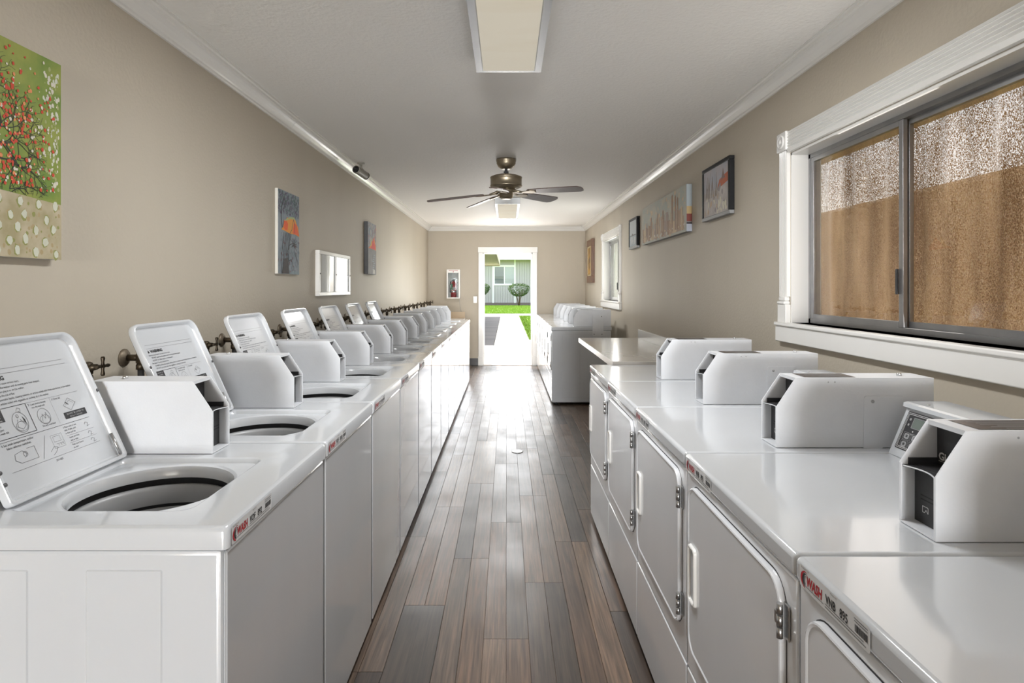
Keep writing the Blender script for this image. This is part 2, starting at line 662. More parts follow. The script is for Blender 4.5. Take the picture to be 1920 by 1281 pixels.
N = bmesh.new
WX = 1.46          # half width of the room
YB = 11.10         # inner face of the far wall
YF = -13.0          # unseen near end, pushed far back to even the fill light
ZC = 2.575         # ceiling

# ------------------------------------------------------------------ room shell
bm = N()
bx(bm, -WX - .15, WX + .15, YF - .15, YB + .15, -0.12, -0.006)
floor = struct('floor', bm, 'plank', 'wood-look plank floor')

bm = N()
bx(bm, -WX - .15, WX + .15, YF - .15, YB + .15, ZC, ZC + .12)
struct('ceiling', bm, 'ceil', 'textured off-white ceiling')

bm = N()
bx(bm, -WX - .15, -WX, YF - .15, YB + .15, -0.006, ZC)
struct('wall_left', bm, 'wall', 'long beige wall behind the washers')

# right wall with two window openings
W1 = (1.62, 3.07)      # big window opening, along Y
W2 = (7.68, 8.97)
WZ = (1.262, 2.133)
bm = N()
ys = [YF - .15, W1[0], W1[1], W2[0], W2[1], YB + .15]
for a, b in ((0, 1), (2, 3), (4, 5)):
    bx(bm, WX, WX + .15, ys[a], ys[b], -0.006, ZC)
for a, b in (W1, W2):
    bx(bm, WX, WX + .15, a, b, -0.006, WZ[0])
    bx(bm, WX, WX + .15, a, b, WZ[1], ZC)
struct('wall_right', bm, 'wall', 'long beige wall behind the dryers')

# far wall with the doorway
DX0, DX1, DZ = -0.446, 0.486, 2.10
bm = N()
bx(bm, -WX, DX0, YB, YB + .15, -0.006, ZC)
bx(bm, DX1, WX, YB, YB + .15, -0.006, ZC)
bx(bm, DX0, DX1, YB, YB + .15, DZ, ZC)
struct('wall_back', bm, 'wall', 'beige end wall with the open doorway')

# unseen near end wall with an opening added for the fill lamp
bm = N()
bx(bm, -WX, -1.25, YF - .15, YF, -0.006, ZC)
bx(bm, 1.25, WX, YF - .15, YF, -0.006, ZC)
bx(bm, -1.25, 1.25, YF - .15, YF, 2.4, ZC)
struct('wall_front', bm, 'wall', 'unseen end wall with an opening added for fill light')

# crown moulding: profile (distance from wall, drop from the ceiling)
CP = [(0, .078), (.010, .078), (.013, .070), (.020, .066), (.024, .058), (.036, .040), (.048, .030), (.054, .026),
      (.056, .018), (.066, .014), (.070, .006), (.080, .004), (.080, 0), (0, 0)]


def crown(name, y0, y1, side, label):
    bm = N()
    prism(bm, [(side * (WX - d), ZC - h) for d, h in CP], 'y', y0, y1)
    struct(name, bm, 'trim', label)


crown('trim_1', YF, 3.995, -1, 'white crown moulding above the washers')
crown('trim_2', 3.999, YB, -1, 'white crown moulding beyond the joint near the bullet camera')
crown('trim_3', YF, 6.30, 1, 'white crown moulding above the dryers')
crown('trim_4', 6.304, YB, 1, 'white crown moulding by the small far window')
bm = N()
prism(bm, [(YB - d, ZC - h) for d, h in CP], 'x', -WX, WX)
struct('trim_5', bm, 'trim', 'white crown moulding over the doorway wall')

bm = N()
bx(bm, -WX, -0.53, YB - .014, YB, 0, .135, .004)
struct('baseboard_back', bm, 'baseb', 'dark grey baseboard beside the doorway')
bm = N()
bx(bm, 0.59, WX, YB - .014, YB, 0, .135, .004)
struct('baseboard_right', bm, 'baseb', 'dark grey baseboard behind the far dryers')

# floor planks: boards in pairs of strips that share their end joints
SW = 0.0925
plank_me = {}


def plank(x0, y0, ln, w):
    k = (round(ln, 3), w)
    if k not in plank_me:
        bm = N()
        bx(bm, 0.0006, w - 0.0006, 0.0008, ln - 0.0008, -0.006, 0.0, 0.0008, 1)
        o = obj('plank', bm, 'plank', floor)
        plank_me[k] = o
    else:
        o = plank_me[k].copy()
        COL.objects.link(o)
    o.location = (x0, y0, 0)


x = -0.65
pair = 0
while x < 1.16:
    y = 1.0 + (pair * 0.47) % 1.2 - 1.2
    wstrip = SW
    while y < YB:
        ln = 1.22
        e = min(y + ln, YB - .001)
        s = max(y, 1.0)
        if e - s > .05:
            if random.random() < 0.08:
                plank(x, s, e - s, 2 * wstrip)
            else:
                plank(x, s, e - s, wstrip)
                plank(x + wstrip, s, e - s, wstrip)
        y += ln
    x += 2 * SW
    pair += 1

# ------------------------------------------------------------------ doorway
door = bpy.data.objects.new('door_1', None)
COL.objects.link(door)
door.location = (0.02, YB, 0)
door['kind'] = 'structure'
door['label'] = 'open doorway in white casing'


def dpart(name, m, *boxes):
    bm = N()
    for b in boxes:
        bx(bm, *b)
    return obj(name, bm, m, door)


c0, c1 = DX0 - .02, DX1 - .02
dpart('door_casing', 'trim', (c0 - .078, c0 + .004, -.022, 0, .17, DZ + .0, .004))
dpart('door_casing', 'trim', (c1 - .004, c1 + .078, -.022, 0, .17, DZ + .0, .004))
dpart('head_casing', 'trim', (c0 - .088, c1 + .088, -.030, 0, DZ - .004, DZ + .10, .005))
dpart('plinth_block', 'trim', (c0 - .084, c0 + .006, -.028, 0, 0, .17, .004))
dpart('plinth_block', 'trim', (c1 - .006, c1 + .084, -.028, 0, 0, .17, .004))
dpart('door_jamb', 'trim', (c0, c0 + .022, 0, .17, 0, DZ), (c0 + .022, c0 + .034, .06, .10, 0, DZ - .02))
dpart('door_jamb', 'trim', (c1 - .022, c1, 0, .17, 0, DZ), (c1 - .034, c1 - .022, .06, .10, 0, DZ - .02))
dpart('head_jamb', 'trim', (c0, c1, 0, .17, DZ - .022, DZ))
dpart('threshold', 'concrete', (c0 + .02, c1 - .02, -.01, .25, -.004, .012, .004))

# ------------------------------------------------------------------ windows in the right wall


def window(name, yfar, width, label, rosette_near):
    """local frame: x runs towards the camera, y outwards through the wall, z up"""
    w = bpy.data.objects.new(name, None)
    COL.objects.link(w)
    w.location = (WX, yfar, 0)
    w.rotation_euler = (0, 0, R(-90))
    w['kind'] = 'structure'
    w['label'] = label
    z0, z1 = WZ

    def part(n, m, fn):
        bm = N()
        fn(bm)
        return obj(n, bm, m, w)
    # reveals
    part('window_reveal', 'trim', lambda b: (bx(b, 0, .012, 0, .15, z0, z1), bx(b, width - .012, width, 0, .15, z0, z1),
                                             bx(b, 0, width, 0, .15, z1 - .012, z1)))

    # fluted pilasters and head casing
    def flutes(b, x0, x1, za, zb, vertical=True):
        n = 5
        pts = [(0, 0)]
        L = x1 - x0
        prof = [(x0, 0), (x0, -.020)]
        for i in range(n):
            a = x0 + L * (i + .15) / n
            c = x0 + L * (i + .85) / n
            prof += [(a, -.020), ((a + c) / 2, -.014), (c, -.020)]
        prof += [(x1, -.020), (x1, 0)]
        return prof
    for xa in (-.085, width + .005):
        prof = flutes(None, xa, xa + .08, 0, 0)
        part('fluted_casing', 'trim', lambda b: prism(b, prof, 'z', 1.395, 2.15))

        def base(b):
            bx(b, xa - .006, xa + .086, -.028, 0, 1.243, 1.355, .004)
            bx(b, xa - .002, xa + .082, -.034, 0, 1.355, 1.372, .006)
            bx(b, xa + .002, xa + .078, -.026, 0, 1.372, 1.395, .006)
        part('casing_base', 'trim', base)

        def ros(b):
            bx(b, xa - .012, xa + .09, -.030, 0, 2.15, 2.248, .004)
            mt = Matrix.Translation((xa + .039, -.030, 2.199)) @ Matrix.Rotation(R(90), 4, 'X')
            lathe(b, [(.036, 0), (.036, .006), (.028, .007), (.026, .002), (.014, .002), (.012, .008), (0.001, .010)], 20, mt)
        part('corner_rosette', 'trim', ros)
    hp = [(-.020, 2.152), (0, 2.152), (0, 2.242), (-.020, 2.242)]
    prof = [(0, 2.136), (-.020, 2.136)]
    for i in range(6):
        za = 2.154 + .088 * (i + .1) / 6
        zb = 2.154 + .088 * (i + .9) / 6
        prof += [(-.022, za), (-.015, (za + zb) / 2), (-.022, zb)]
    prof += [(0, 2.242)]
    part('head_casing', 'trim', lambda b: prism(b, prof, 'x', 0.005, width - .005))
    part('window_sill', 'trim', lambda b: (bx(b, -.10, width + .10, -.045, .10, 1.243, 1.262, .005),))
    part('sill_apron', 'trim', lambda b: bx(b, -.105, width + .105, -.034, 0, 1.160, 1.243, .005))

    # aluminium slider
    def fr(b):
        y0, y1 = .085, .135
        bx(b, .012, .030, y0, y1, z0, z1 - .012)
        bx(b, width - .030, width - .012, y0, y1, z0, z1 - .012)
        bx(b, .012, width - .012, y0, y1, z0, z0 + .022)
        bx(b, .012, width - .012, y0, y1, z1 - .032, z1 - .012)
    part('window_frame', 'alu', fr)
    mid = width / 2

    def sash(xa, xb, y0, y1):
        bm = N()
        s = .026
        bx(bm, xa, xa + s, y0, y1, z0 + .022, z1 - .032, .002)
        bx(bm, xb - s, xb, y0, y1, z0 + .022, z1 - .032, .002)
        bx(bm, xa + s, xb - s, y0, y1, z0 + .022, z0 + .046)
        bx(bm, xa + s, xb - s, y0, y1, z1 - .054, z1 - .032)
        o = obj('sash', bm, 'alu', w)
        bm = N()
        bx(bm, xa + s, xb - s, (y0 + y1) / 2 - .002, (y0 + y1) / 2 + .002, z0 + .046, z1 - .054)
        obj('glass_pane', bm, 'glass', o)
        return o
    s1 = sash(.030, mid + .012, .088, .106)
    sash(mid - .012, width - .030, .112, .130)
    bm = N()
    bx(bm, mid - .022, mid - .012, .078, .088, 1.415, 1.515, .002)
    obj('sash_latch', bm, 'black', s1)
    return w


window('window_1', W1[1], W1[1] - W1[0], 'large sliding window above the near dryers', True)
window('window_2', W2[1], W2[1] - W2[0], 'small far sliding window', True)


def curtain(yfar, width, m, name, label):
    t = thing(name, label, 'curtain', (WX, yfar, WZ[0]), R(-90))
    bm = N()
    nx, nz = 90, 24
    g = []
    for i in range(nx + 1):
        col = []
        for j in range(nz + 1):
            u, v = i / nx, j / nz
            x = -.12 + u * (width + .24)
            d = .175 + .008 * math.sin(u * 38 + 1.5 * math.sin(v * 3)) * (0.35 + .65 * v) + .006 * math.sin(u * 91 + v * 2)
            col.append(bm.verts.new((x, d, -.03 + v * .93)))
        g.append(col)
    for i in range(nx):
        for j in range(nz):
            f = bm.faces.new((g[i][j], g[i + 1][j], g[i + 1][j + 1], g[i][j + 1]))
            f.smooth = True
    obj('cloth', bm, m, t)
    bm = N()
    tube(bm, [(-.14, .178, .905), (width + .14, .178, .905)], .007, 8)
    obj('rod', bm, 'steel', t)
    return t


curtain(W1[1], W1[1] - W1[0], 'burlap', 'burlap_curtain', 'brown burlap cloth hung outside the large window above the dryers')
curtain(W2[1], W2[1] - W2[0], 'pale_cloth', 'window_cloth', 'pale cloth hung outside the small window near the doorway')

# ------------------------------------------------------------------ laundry machines
# local frame of a machine: front plane at x = 0 facing +x, y to the viewer's right, z up
DK = 0.959   # deck height


def ray_loop(cx, cy, angs, shape):
    """points where rays from (cx,cy) leave a closed polygon"""
    n = len(shape)
    out = []
    for a in angs:
        dx, dy = math.cos(a), math.sin(a)
        best = None
        for i in range(n):
            x1, y1 = shape[i][0] - cx, shape[i][1] - cy
            x2, y2 = shape[(i + 1) % n][0] - cx, shape[(i + 1) % n][1] - cy
            ex, ey = x2 - x1, y2 - y1
            den = dx * ey - dy * ex
            if abs(den) < 1e-12:
                continue
            t = (x1 * ey - y1 * ex) / den
            u = (x1 * dy - y1 * dx) / den
            if t > 0 and -1e-9 <= u <= 1 + 1e-9 and (best is None or t > best):
                best = t
        out.append((cx + dx * best, cy + dy * best))
    return out


def top_notice(box, ya, yb, z):
    fl = Flat()
    fl.rect(-.53, ya + .012, -.375, yb - .012, 0)
    fl2 = Flat()
    for i in range(7):
        yy = ya + .020 + (yb - ya - .04) * i / 6
        fl2.rect(-.525 + .03 * random.random(), yy, -.385 - .05 * random.random(), yy + .0028, 1)
    bm = N()
    fl.add(bm, lambda u, v: (u, v, z + .0008))
    o = obj('top_notice', bm, 'brownlab', box)
    bm = N()
    fl2.add(bm, lambda u, v: (u, v, z + .0014))
    obj('notice_lines', bm, ['brownlab', 'grey'], box)


def coin_box(root, back, near, far, notice=True):
    """steel coin box: near/far are local y of its two side walls (far < near on neither side is assumed)"""
    ya, yb = min(near, far), max(near, far)
    xf, xs, zs, zt = -.284, -.342, .122, .209
    z0 = DK + .0015

    def Z(p):
        return [(a, z0 + b) for a, b in p]
    prof = Z([(xf, 0), (xf, zs), (xs, zt), (back, zt), (back, 0)])
    bm = N()
    prism(bm, prof, 'y', ya, ya + .0025)
    prism(bm, prof, 'y', yb - .0025, yb)
    yi, yj = ya + .0025, yb - .0025
    bx(bm, back, xs, yi, yj, z0 + zt - .0025, z0 + zt)
    bx(bm, back, back + .0025, yi, yj, z0 + .0002, z0 + zt - .0027)
    bx(bm, -.318, xf, yi, yj, z0, z0 + .0035)
    bx(bm, xs - .012, xs - .0004, yi, yj, z0 + zt - .010, z0 + zt - .0027)
    # hemmed front edges of the side walls
    for yy in (ya, yb - .005):
        bx(bm, xf - .003, xf + .0004, yy + (.0004 if yy == ya else -.0004), yy + (.0054 if yy == ya else .0046), z0 + .0036, z0 + zs - .001)
    box = obj('coin_box', bm, 'boxw', root)
    # dark coin meter, upper and lower faces
    bm = N()
    bx(bm, -.366, -.360, ya + .003, yb - .003, z0 + .116, z0 + zt - .003)
    bx(bm, -.322, -.314, ya + .003, yb - .003, z0 + .004, z0 + .118)
    mt = obj('coin_meter', bm, 'black', box)
    # shelf with a curved lip
    bm = N()
    n = 10
    top, bot = [], []
    for i in range(n + 1):
        t = i / n
        y = ya + .003 + (yb - ya - .006) * t
        x = xf - .003 - .016 * math.sin(PI * t)
        top.append((x, y))
    pl = [(-.362, ya + .003)] + top + [(-.362, yb - .003)]
    prism(bm, pl, 'z', z0 + .113, z0 + .117)
    bx(bm, -.362, -.300, ya + .003, ya + .006, z0 + .117, z0 + .131)
    bx(bm, -.362, -.300, yb - .006, yb - .003, z0 + .117, z0 + .131)
    obj('coin_shelf', bm, 'black', box)
    bm = N()
    tube(bm, [(p[0] + .001, p[1], z0 + .1155) for p in top], .0015, 6)
    obj('shelf_lip', bm, 'boxw', box)
    # slot lines, emblem and lettering on the meter
    bm = N()
    fl = Flat()
    yc = (ya + yb) / 2
    wv = (yb - ya)
    fl.rect(yc - wv * .30, .052, yc + wv * .44, .0545, 1)
    fl.rect(yc - wv * .30, .060, yc + wv * .44, .0625, 1)
    fl.line([(yc - .026, .028), (yc - .026, .040), (yc - .010, .040), (yc - .010, .028), (yc - .016, .034), (yc - .020, .028), (yc - .026, .028)], .0012, 0)
    fl.add(bm, lambda u, v: (-.3135, u, z0 + v))
    obj('slot_markings', bm, ['whiteink', 'gap'], box)
    bm = N()
    f2 = Flat()
    f2.text('Gi', ya + .008, .129, .022, 0, 1.0, 0, 0.03)
    f2.rect(ya + .008, .1255, ya + .032, .1263, 0)
    f2.add(bm, lambda u, v: (-.3595, u, z0 + v))
    obj('emblem', bm, ['whiteink', 'gap'], box)
    # notice on top
    if notice:
        top_notice(box, ya, yb, z0 + zt)
    # lock and rivets
    bm = N()
    lathe(bm, [(.0075, 0), (.0075, .006), (.006, .008), (.002, .008)], 14, Matrix.Translation((back + .07, yc, z0 + zt)))
    obj('lock', bm, 'chrome', box)
    return box


def rivets(bm, pts, r=.005, h=.002):
    for p, ax in pts:
        lathe(bm, [(r, 0), (r, h * .5), (r * .7, h), (r * .1, h)], 10, along(p, Vector(p) + Vector(ax)))


def brand_label(root, kind, number):
    """silver asset strip on the front lip: red wordmark, unit number, bar code"""
    bm = N()
    u0, v0, w, h = -.312, .9155, .205, .0385
    fl = Flat()
    fl.poly(rrect(u0, u0 + w, v0, v0 + h, .005, 3), 0)
    X = .0072
    fl.add(bm, lambda u, v: (X, u, v))
    lab = obj('brand_label', bm, 'label', root)
    lab['label'] = 'silver asset strip with red wordmark'
    fl = Flat()
    cx, cy = u0 + .022, v0 + .017
    # swooping crescents
    def crescent(rx, ry, rx2, ry2, dx, mi):
        o = [(cx + rx * math.cos(R(a)), cy + ry * math.sin(R(a))) for a in range(75, 256, 12)]
        i = [(cx + dx + rx2 * math.cos(R(a)), cy + ry2 * math.sin(R(a))) for a in range(75, 256, 12)]
        for k in range(len(o) - 1):
            fl.poly([o[k], o[k + 1], i[k + 1], i[k]], mi)
    crescent(.018, .0150, .0135, .0138, .0015, 0)
    crescent(.0115, .0115, .009, .0105, .002, 1)
    crescent(.007, .0075, .0055, .0068, .002, 2)
    fl.text('WASH', u0 + .024, v0 + .0105, .0235, 0, .74, .10, .035)
    fl.rect(u0 + .022, v0 + .0065, u0 + .080, v0 + .0078, 2)
    if number:
        fl.text(kind, u0 + .086, v0 + .0125, .0205, 1, .74, 0, .02)
        fl.text(number, u0 + .127, v0 + .0125, .0205, 1, .74, 0, .02)
    else:
        fl.text(kind, u0 + .086, v0 + .0125, .0205, 1, .74, 0, .02)
        for k in range(3):
            fl.rect(u0 + .128 + k * .0115, v0 + .0125, u0 + .1365 + k * .0115, v0 + .0255, 2)
    fl.text('PROPERTY OF', u0 + .006, v0 + .0335, .0042, 2)
    fl.text('Machine ID', u0 + .10, v0 + .0335, .0042, 2)
    for k, ln in enumerate((.112, .106)):
        fl.rect(u0 + .084, v0 + .0048 + .0045 * k, u0 + .084 + ln, v0 + .0062 + .0045 * k, 2)
    for k in range(2):
        fl.rect(u0 + .166, v0 + .028 + .004 * k, u0 + .200, v0 + .0293 + .004 * k, 2)
    x = u0 + .168
    rs = random.Random(3)
    while x < u0 + .198:
        b = rs.choice((.0008, .0014, .002))
        fl.rect(x, v0 + .0135, x + b, v0 + .0245, 1)
        x += b + rs.choice((.0007, .0012))
    bm = N()
    fl.add(bm, lambda u, v: (X + .0005, u, v))
    obj('label_print', bm, ['red_ink', 'ink', 'inkgrey'], lab)


def console(root, x0, x1, xb, ya, yb):
    """slanted control console at the back of the deck"""
    bm = N()
    z0 = DK + .001
    hz = .150
    prof = [(x0 + .004, z0), (x0, z0 + .008), (x1 + .010, z0 + hz - .022), (x1 + .008, z0 + hz - .014), (x1 + .020, z0 + hz - .004), (x1, z0 + hz),
            (xb, z0 + hz), (xb, z0)]
    prof = [(x0 + .004, z0), (x0, z0 + .010), (x1, z0 + hz - .020), (x1 + .012, z0 + hz - .014), (x1 + .010, z0 + hz - .003),
            (x1, z0 + hz), (xb, z0 + hz), (xb, z0)]
    prism(bm, prof, 'y', ya, yb)
    con = obj('console', bm, 'white', root)
    # face frame: s along y, t up the slope
    A = Vector((x0, 0, z0 + .010))
    B = Vector((x1, 0, z0 + hz - .020))
    ln = (B - A).length
    d = (B - A).normalized()
    nrm = Vector((d.z, 0, -d.x))
    if nrm.x < 0:
        nrm = -nrm

    def F(off):
        return lambda s, t: tuple(Vector((0, s, 0)) + A + d * t + nrm * off)
    t0, t1 = .012, ln - .006
    s0, s1 = ya + .014, yb - .006
    fl = Flat()
    fl.poly(rrect(s0, s1, t0, t1, .004, 2), 0)
    bm = N()
    fl.add(bm, F(.0010))
    fl = Flat()
    for k in (.004, .008):
        fl.line(rrect(s0 + k, s1 - k, t0 + k, t1 - k, .003, 2) + [rrect(s0 + k, s1 - k, t0 + k, t1 - k, .003, 2)[0]], .0012, 1)
    fl.line([(s0 + .125, t0 + .008), (s0 + .125, t1 - .008)], .0012, 1)
    fl.rect(s0 + .034, t1 - .044, s0 + .086, t1 - .016, 2)
    fl.line([(s0 + .033, t1 - .045), (s0 + .087, t1 - .045), (s0 + .087, t1 - .015), (s0 + .033, t1 - .015), (s0 + .033, t1 - .045)], .0012, 3)
    fl.ell(s0 + .104, t1 - .032, .007, .007, .0012, 3, n=12)
    for k in (0, 1):
        fl.blob(s0 + .046 + .022 * k, t1 - .054, .0022, 1)
        fl.rect(s0 + .040 + .022 * k, t1 - .064, s0 + .052 + .022 * k, t1 - .062, 3)
    for sx in (0, 1, 2):
        for ty in (0, 1):
            if sx == 2 and ty == 1:
                continue
            cx, cy = s0 + .030 + .032 * sx, t0 + .017 + .024 * ty
            fl.poly(rrect(cx - .010, cx + .010, cy - .008, cy + .008, .004, 2), 3)
            fl.line([(cx - .014, cy - .0105), (cx + .014, cy - .0105), (cx + .014, cy + .0105), (cx - .014, cy + .0105), (cx - .014, cy - .0105)], .0009, 3)
            fl.rect(cx - .004, cy - .003, cx + .004, cy + .004, 0)
    for k in range(5):
        fl.rect(s0 + .15, t1 - .02 - k * .016, s0 + .15 + .12 + .03 * (k % 2), t1 - .018 - k * .016, 3)
    fl.blob(s0 + .020, t1 - .022, .004, 3)
    fl.blob(s0 + .019, t1 - .038, .004, 3)
    cp = obj('control_panel', bm, 'black', con)
    bm = N()
    fl.add(bm, F(.0016))
    obj('panel_markings', bm, ['black', 'whiteink', 'lcd', 'grey'], con)
    for yy in (ya + .06, yb - .06):
        bm = N()
        rivets(bm, [((x1 - .02, yy, z0 + hz), (0, 0, 1))], .0045)
        obj('console_screw', bm, 'steel', con)
    return con


# ---- washer
HX, HY, HR = -.310, -.045, .186      # centre and radius of the tub opening
REC = (-.520, -.118, -.240, .165)    # lid recess x0 x1 y0 y1
LIDW, LIDL = .398, .390


def lid_print():
    f = Flat()
    W, Hh = LIDW, LIDL
    # u to the right, v up; centred block
    u0 = .050
    f.line([(u0, .288), (u0 + .285, .288)], .0008, 1)
    f.line([(u0, .276), (u0 + .29, .276)], .0008, 1)
    f.poly([(u0, .260), (u0 + .012, .260), (u0 + .006, .271)], 0)
    f.text('WARNING', u0 + .016, .260, .0145, 0, 1.0, 0, .04)
    lines = ['Electrical shock hazard. Can cause serious injury.',
             'DO NOT reach into the washer until all moving parts have stopped.',
             'DO NOT let children play in or on the washer.',
             'Fire hazard. To reduce the risk of fire:',
             'DO NOT put flammable liquids, cleaning solvents, or articles soiled with these substances, in the washer.',
             'DO NOT put articles soiled with vegetable or cooking oil in the washer.']
    v = .249
    for i, s in enumerate(lines):
        f.text(s, u0 + (.010 if s.startswith('DO') else 0), v, .0078, 0, .80)
        v -= .0098
    v0 = .192
    f.line([(u0, v0), (u0 + .29, v0)], .0006, 1)
    # first picture frame
    f.line([(u0, v0), (u0 + .112, v0), (u0 + .112, v0 - .072), (u0, v0 - .072), (u0, v0)], .0014, 0)
    f.rect(u0, v0 - .032, u0 + .040, v0, 0)
    for i, s in enumerate(['THIS MUST BE', 'DONE FIRST.', 'Do Not Pour', 'Over Laundry']):
        f.text(s, u0 + .002, v0 - .0085 - i * .0072, .0060, 2, .9)
    for i, s in enumerate(['Measure', 'detergent', 'into wash tub']):
        f.text(s, u0 + .003, v0 - .043 - i * .0085, .0072, 0, .85)
    f.ell(u0 + .078, v0 - .042, .021, .026, .0011, 1)
    f.ell(u0 + .078, v0 - .052, .016, .012, .0009, 1)
    f.ell(u0 + .076, v0 - .026, .003, .004, .0009, 1)
    f.line([(u0 + .073, v0 - .034), (u0 + .066, v0 - .052), (u0 + .078, v0 - .060), (u0 + .090, v0 - .052), (u0 + .080, v0 - .034)], .0009, 1)
    f.poly([(u0 + .088, v0 - .028), (u0 + .093, v0 - .038), (u0 + .093, v0 - .052), (u0 + .089, v0 - .040)], 0)
    f.line([(u0 + .078, v0 - .014), (u0 + .084, v0 - .006), (u0 + .092, v0 - .010), (u0 + .088, v0 - .020), (u0 + .084, v0 - .014)], .0009, 1)
    # second and third pictures
    f.text('2', u0 + .117, v0 - .009, .0085, 0)
    f.text('Load clothes loosely', u0 + .125, v0 - .009, .0068, 0, .85)
    f.text('into the wash tub', u0 + .125, v0 - .017, .0068, 0, .85)
    f.ell(u0 + .150, v0 - .043, .019, .021, .0009, 1)
    f.ell(u0 + .150, v0 - .051, .015, .011, .0008, 1)
    f.line([(u0 + .140, v0 - .056), (u0 + .146, v0 - .036), (u0 + .152, v0 - .050), (u0 + .158, v0 - .034), (u0 + .162, v0 - .052)], .0008, 1)
    f.text('Do not overload', u0 + .133, v0 - .069, .0068, 0, .9)
    f.line([(u0 + .188, v0), (u0 + .188, v0 - .072)], .0005, 1)
    f.text('3 Close lid', u0 + .193, v0 - .009, .0075, 0, .9)
    f.line([(u0 + .222, v0 - .030), (u0 + .246, v0 - .012), (u0 + .266, v0 - .028), (u0 + .242, v0 - .046), (u0 + .222, v0 - .030)], .0008, 1)
    f.line([(u0 + .230, v0 - .030), (u0 + .246, v0 - .019), (u0 + .258, v0 - .028)], .0007, 1)
    f.line([(u0 + .232, v0 - .022), (u0 + .240, v0 - .030)], .0022, 0)
    f.rect(u0 + .212, v0 - .067, u0 + .290, v0 - .049, 0)
    f.text('LID MUST BE CLOSED TO', u0 + .251, v0 - .0565, .0060, 2, .9, align='CENTER')
    f.text('OPERATE WASHER', u0 + .251, v0 - .0645, .0060, 2, .9, align='CENTER')
    # fourth and fifth
    v1 = v0 - .078
    f.line([(u0, v1), (u0 + .29, v1)], .0009, 0)
    f.text('4 Set wash temperature and/or', u0 + .002, v1 - .010, .0082, 0, .88)
    f.text('fabric selector switches.', u0 + .012, v1 - .019, .0082, 0, .88)
    f.line([(u0 + .062, v1 - .028), (u0 + .085, v1 - .028), (u0 + .085, v1 - .058), (u0 + .035, v1 - .058), (u0 + .022, v1 - .048), (u0 + .026, v1 - .034),
            (u0 + .048, v1 - .030), (u0 + .058, v1 - .040), (u0 + .050, v1 - .048)], .0010, 1)
    f.ell(u0 + .054, v1 - .040, .006, .006, .0010, 1)
    f.line([(u0 + .126, v1 - .012), (u0 + .096, v1 - .066)], .0009, 1)
    f.line([(u0 + .140, v1 - .018), (u0 + .176, v1 - .018), (u0 + .176, v1 - .052), (u0 + .140, v1 - .052), (u0 + .140, v1 - .018)], .0006, 1)
    f.line([(u0 + .146, v1 - .022), (u0 + .168, v1 - .022), (u0 + .168, v1 - .036), (u0 + .146, v1 - .036), (u0 + .146, v1 - .022)], .0006, 1)
    f.line([(u0 + .124, v1 - .056), (u0 + .138, v1 - .046), (u0 + .150, v1 - .050), (u0 + .140, v1 - .060), (u0 + .128, v1 - .066)], .0009, 1)
    for k in range(3):
        f.line([(u0 + .150 + k * .008, v1 - .042), (u0 + .156 + k * .008, v1 - .042), (u0 + .156 + k * .008, v1 - .048)], .0008, 1)
    for i, s in enumerate(['5 Place coins in coin', 'slide. If slide, push', 'in then pull out.']):
        f.text(s, u0 + .190, v1 - .010 - i * .008, .0066, 0, .85)
    f.line([(u0 + .19, v1 - .031), (u0 + .29, v1 - .031)], .0006, 1)
    for i, s in enumerate(['Insert card into', 'slot to start']):
        f.text(s, u0 + .196, v1 - .039 - i * .008, .0066, 0, .85)
    f.line([(u0 + .19, v1 - .051), (u0 + .29, v1 - .051)], .0006, 1)
    for i, s in enumerate(['Push start button', 'to start']):
        f.text(s, u0 + .196, v1 - .059 - i * .008, .0066, 0, .85)
    for k, vv in enumerate((v1 - .016, v1 - .042, v1 - .062)):
        f.line([(u0 + .262, vv), (u0 + .268, vv + .006), (u0 + .276, vv + .002), (u0 + .270, vv - .006), (u0 + .280, vv - .004)], .0009, 1)
    f.line([(u0, v1 - .072), (u0 + .29, v1 - .072)], .0008, 1)
    f.text('201482', u0 + .128, v1 - .083, .0075, 1)
    return f


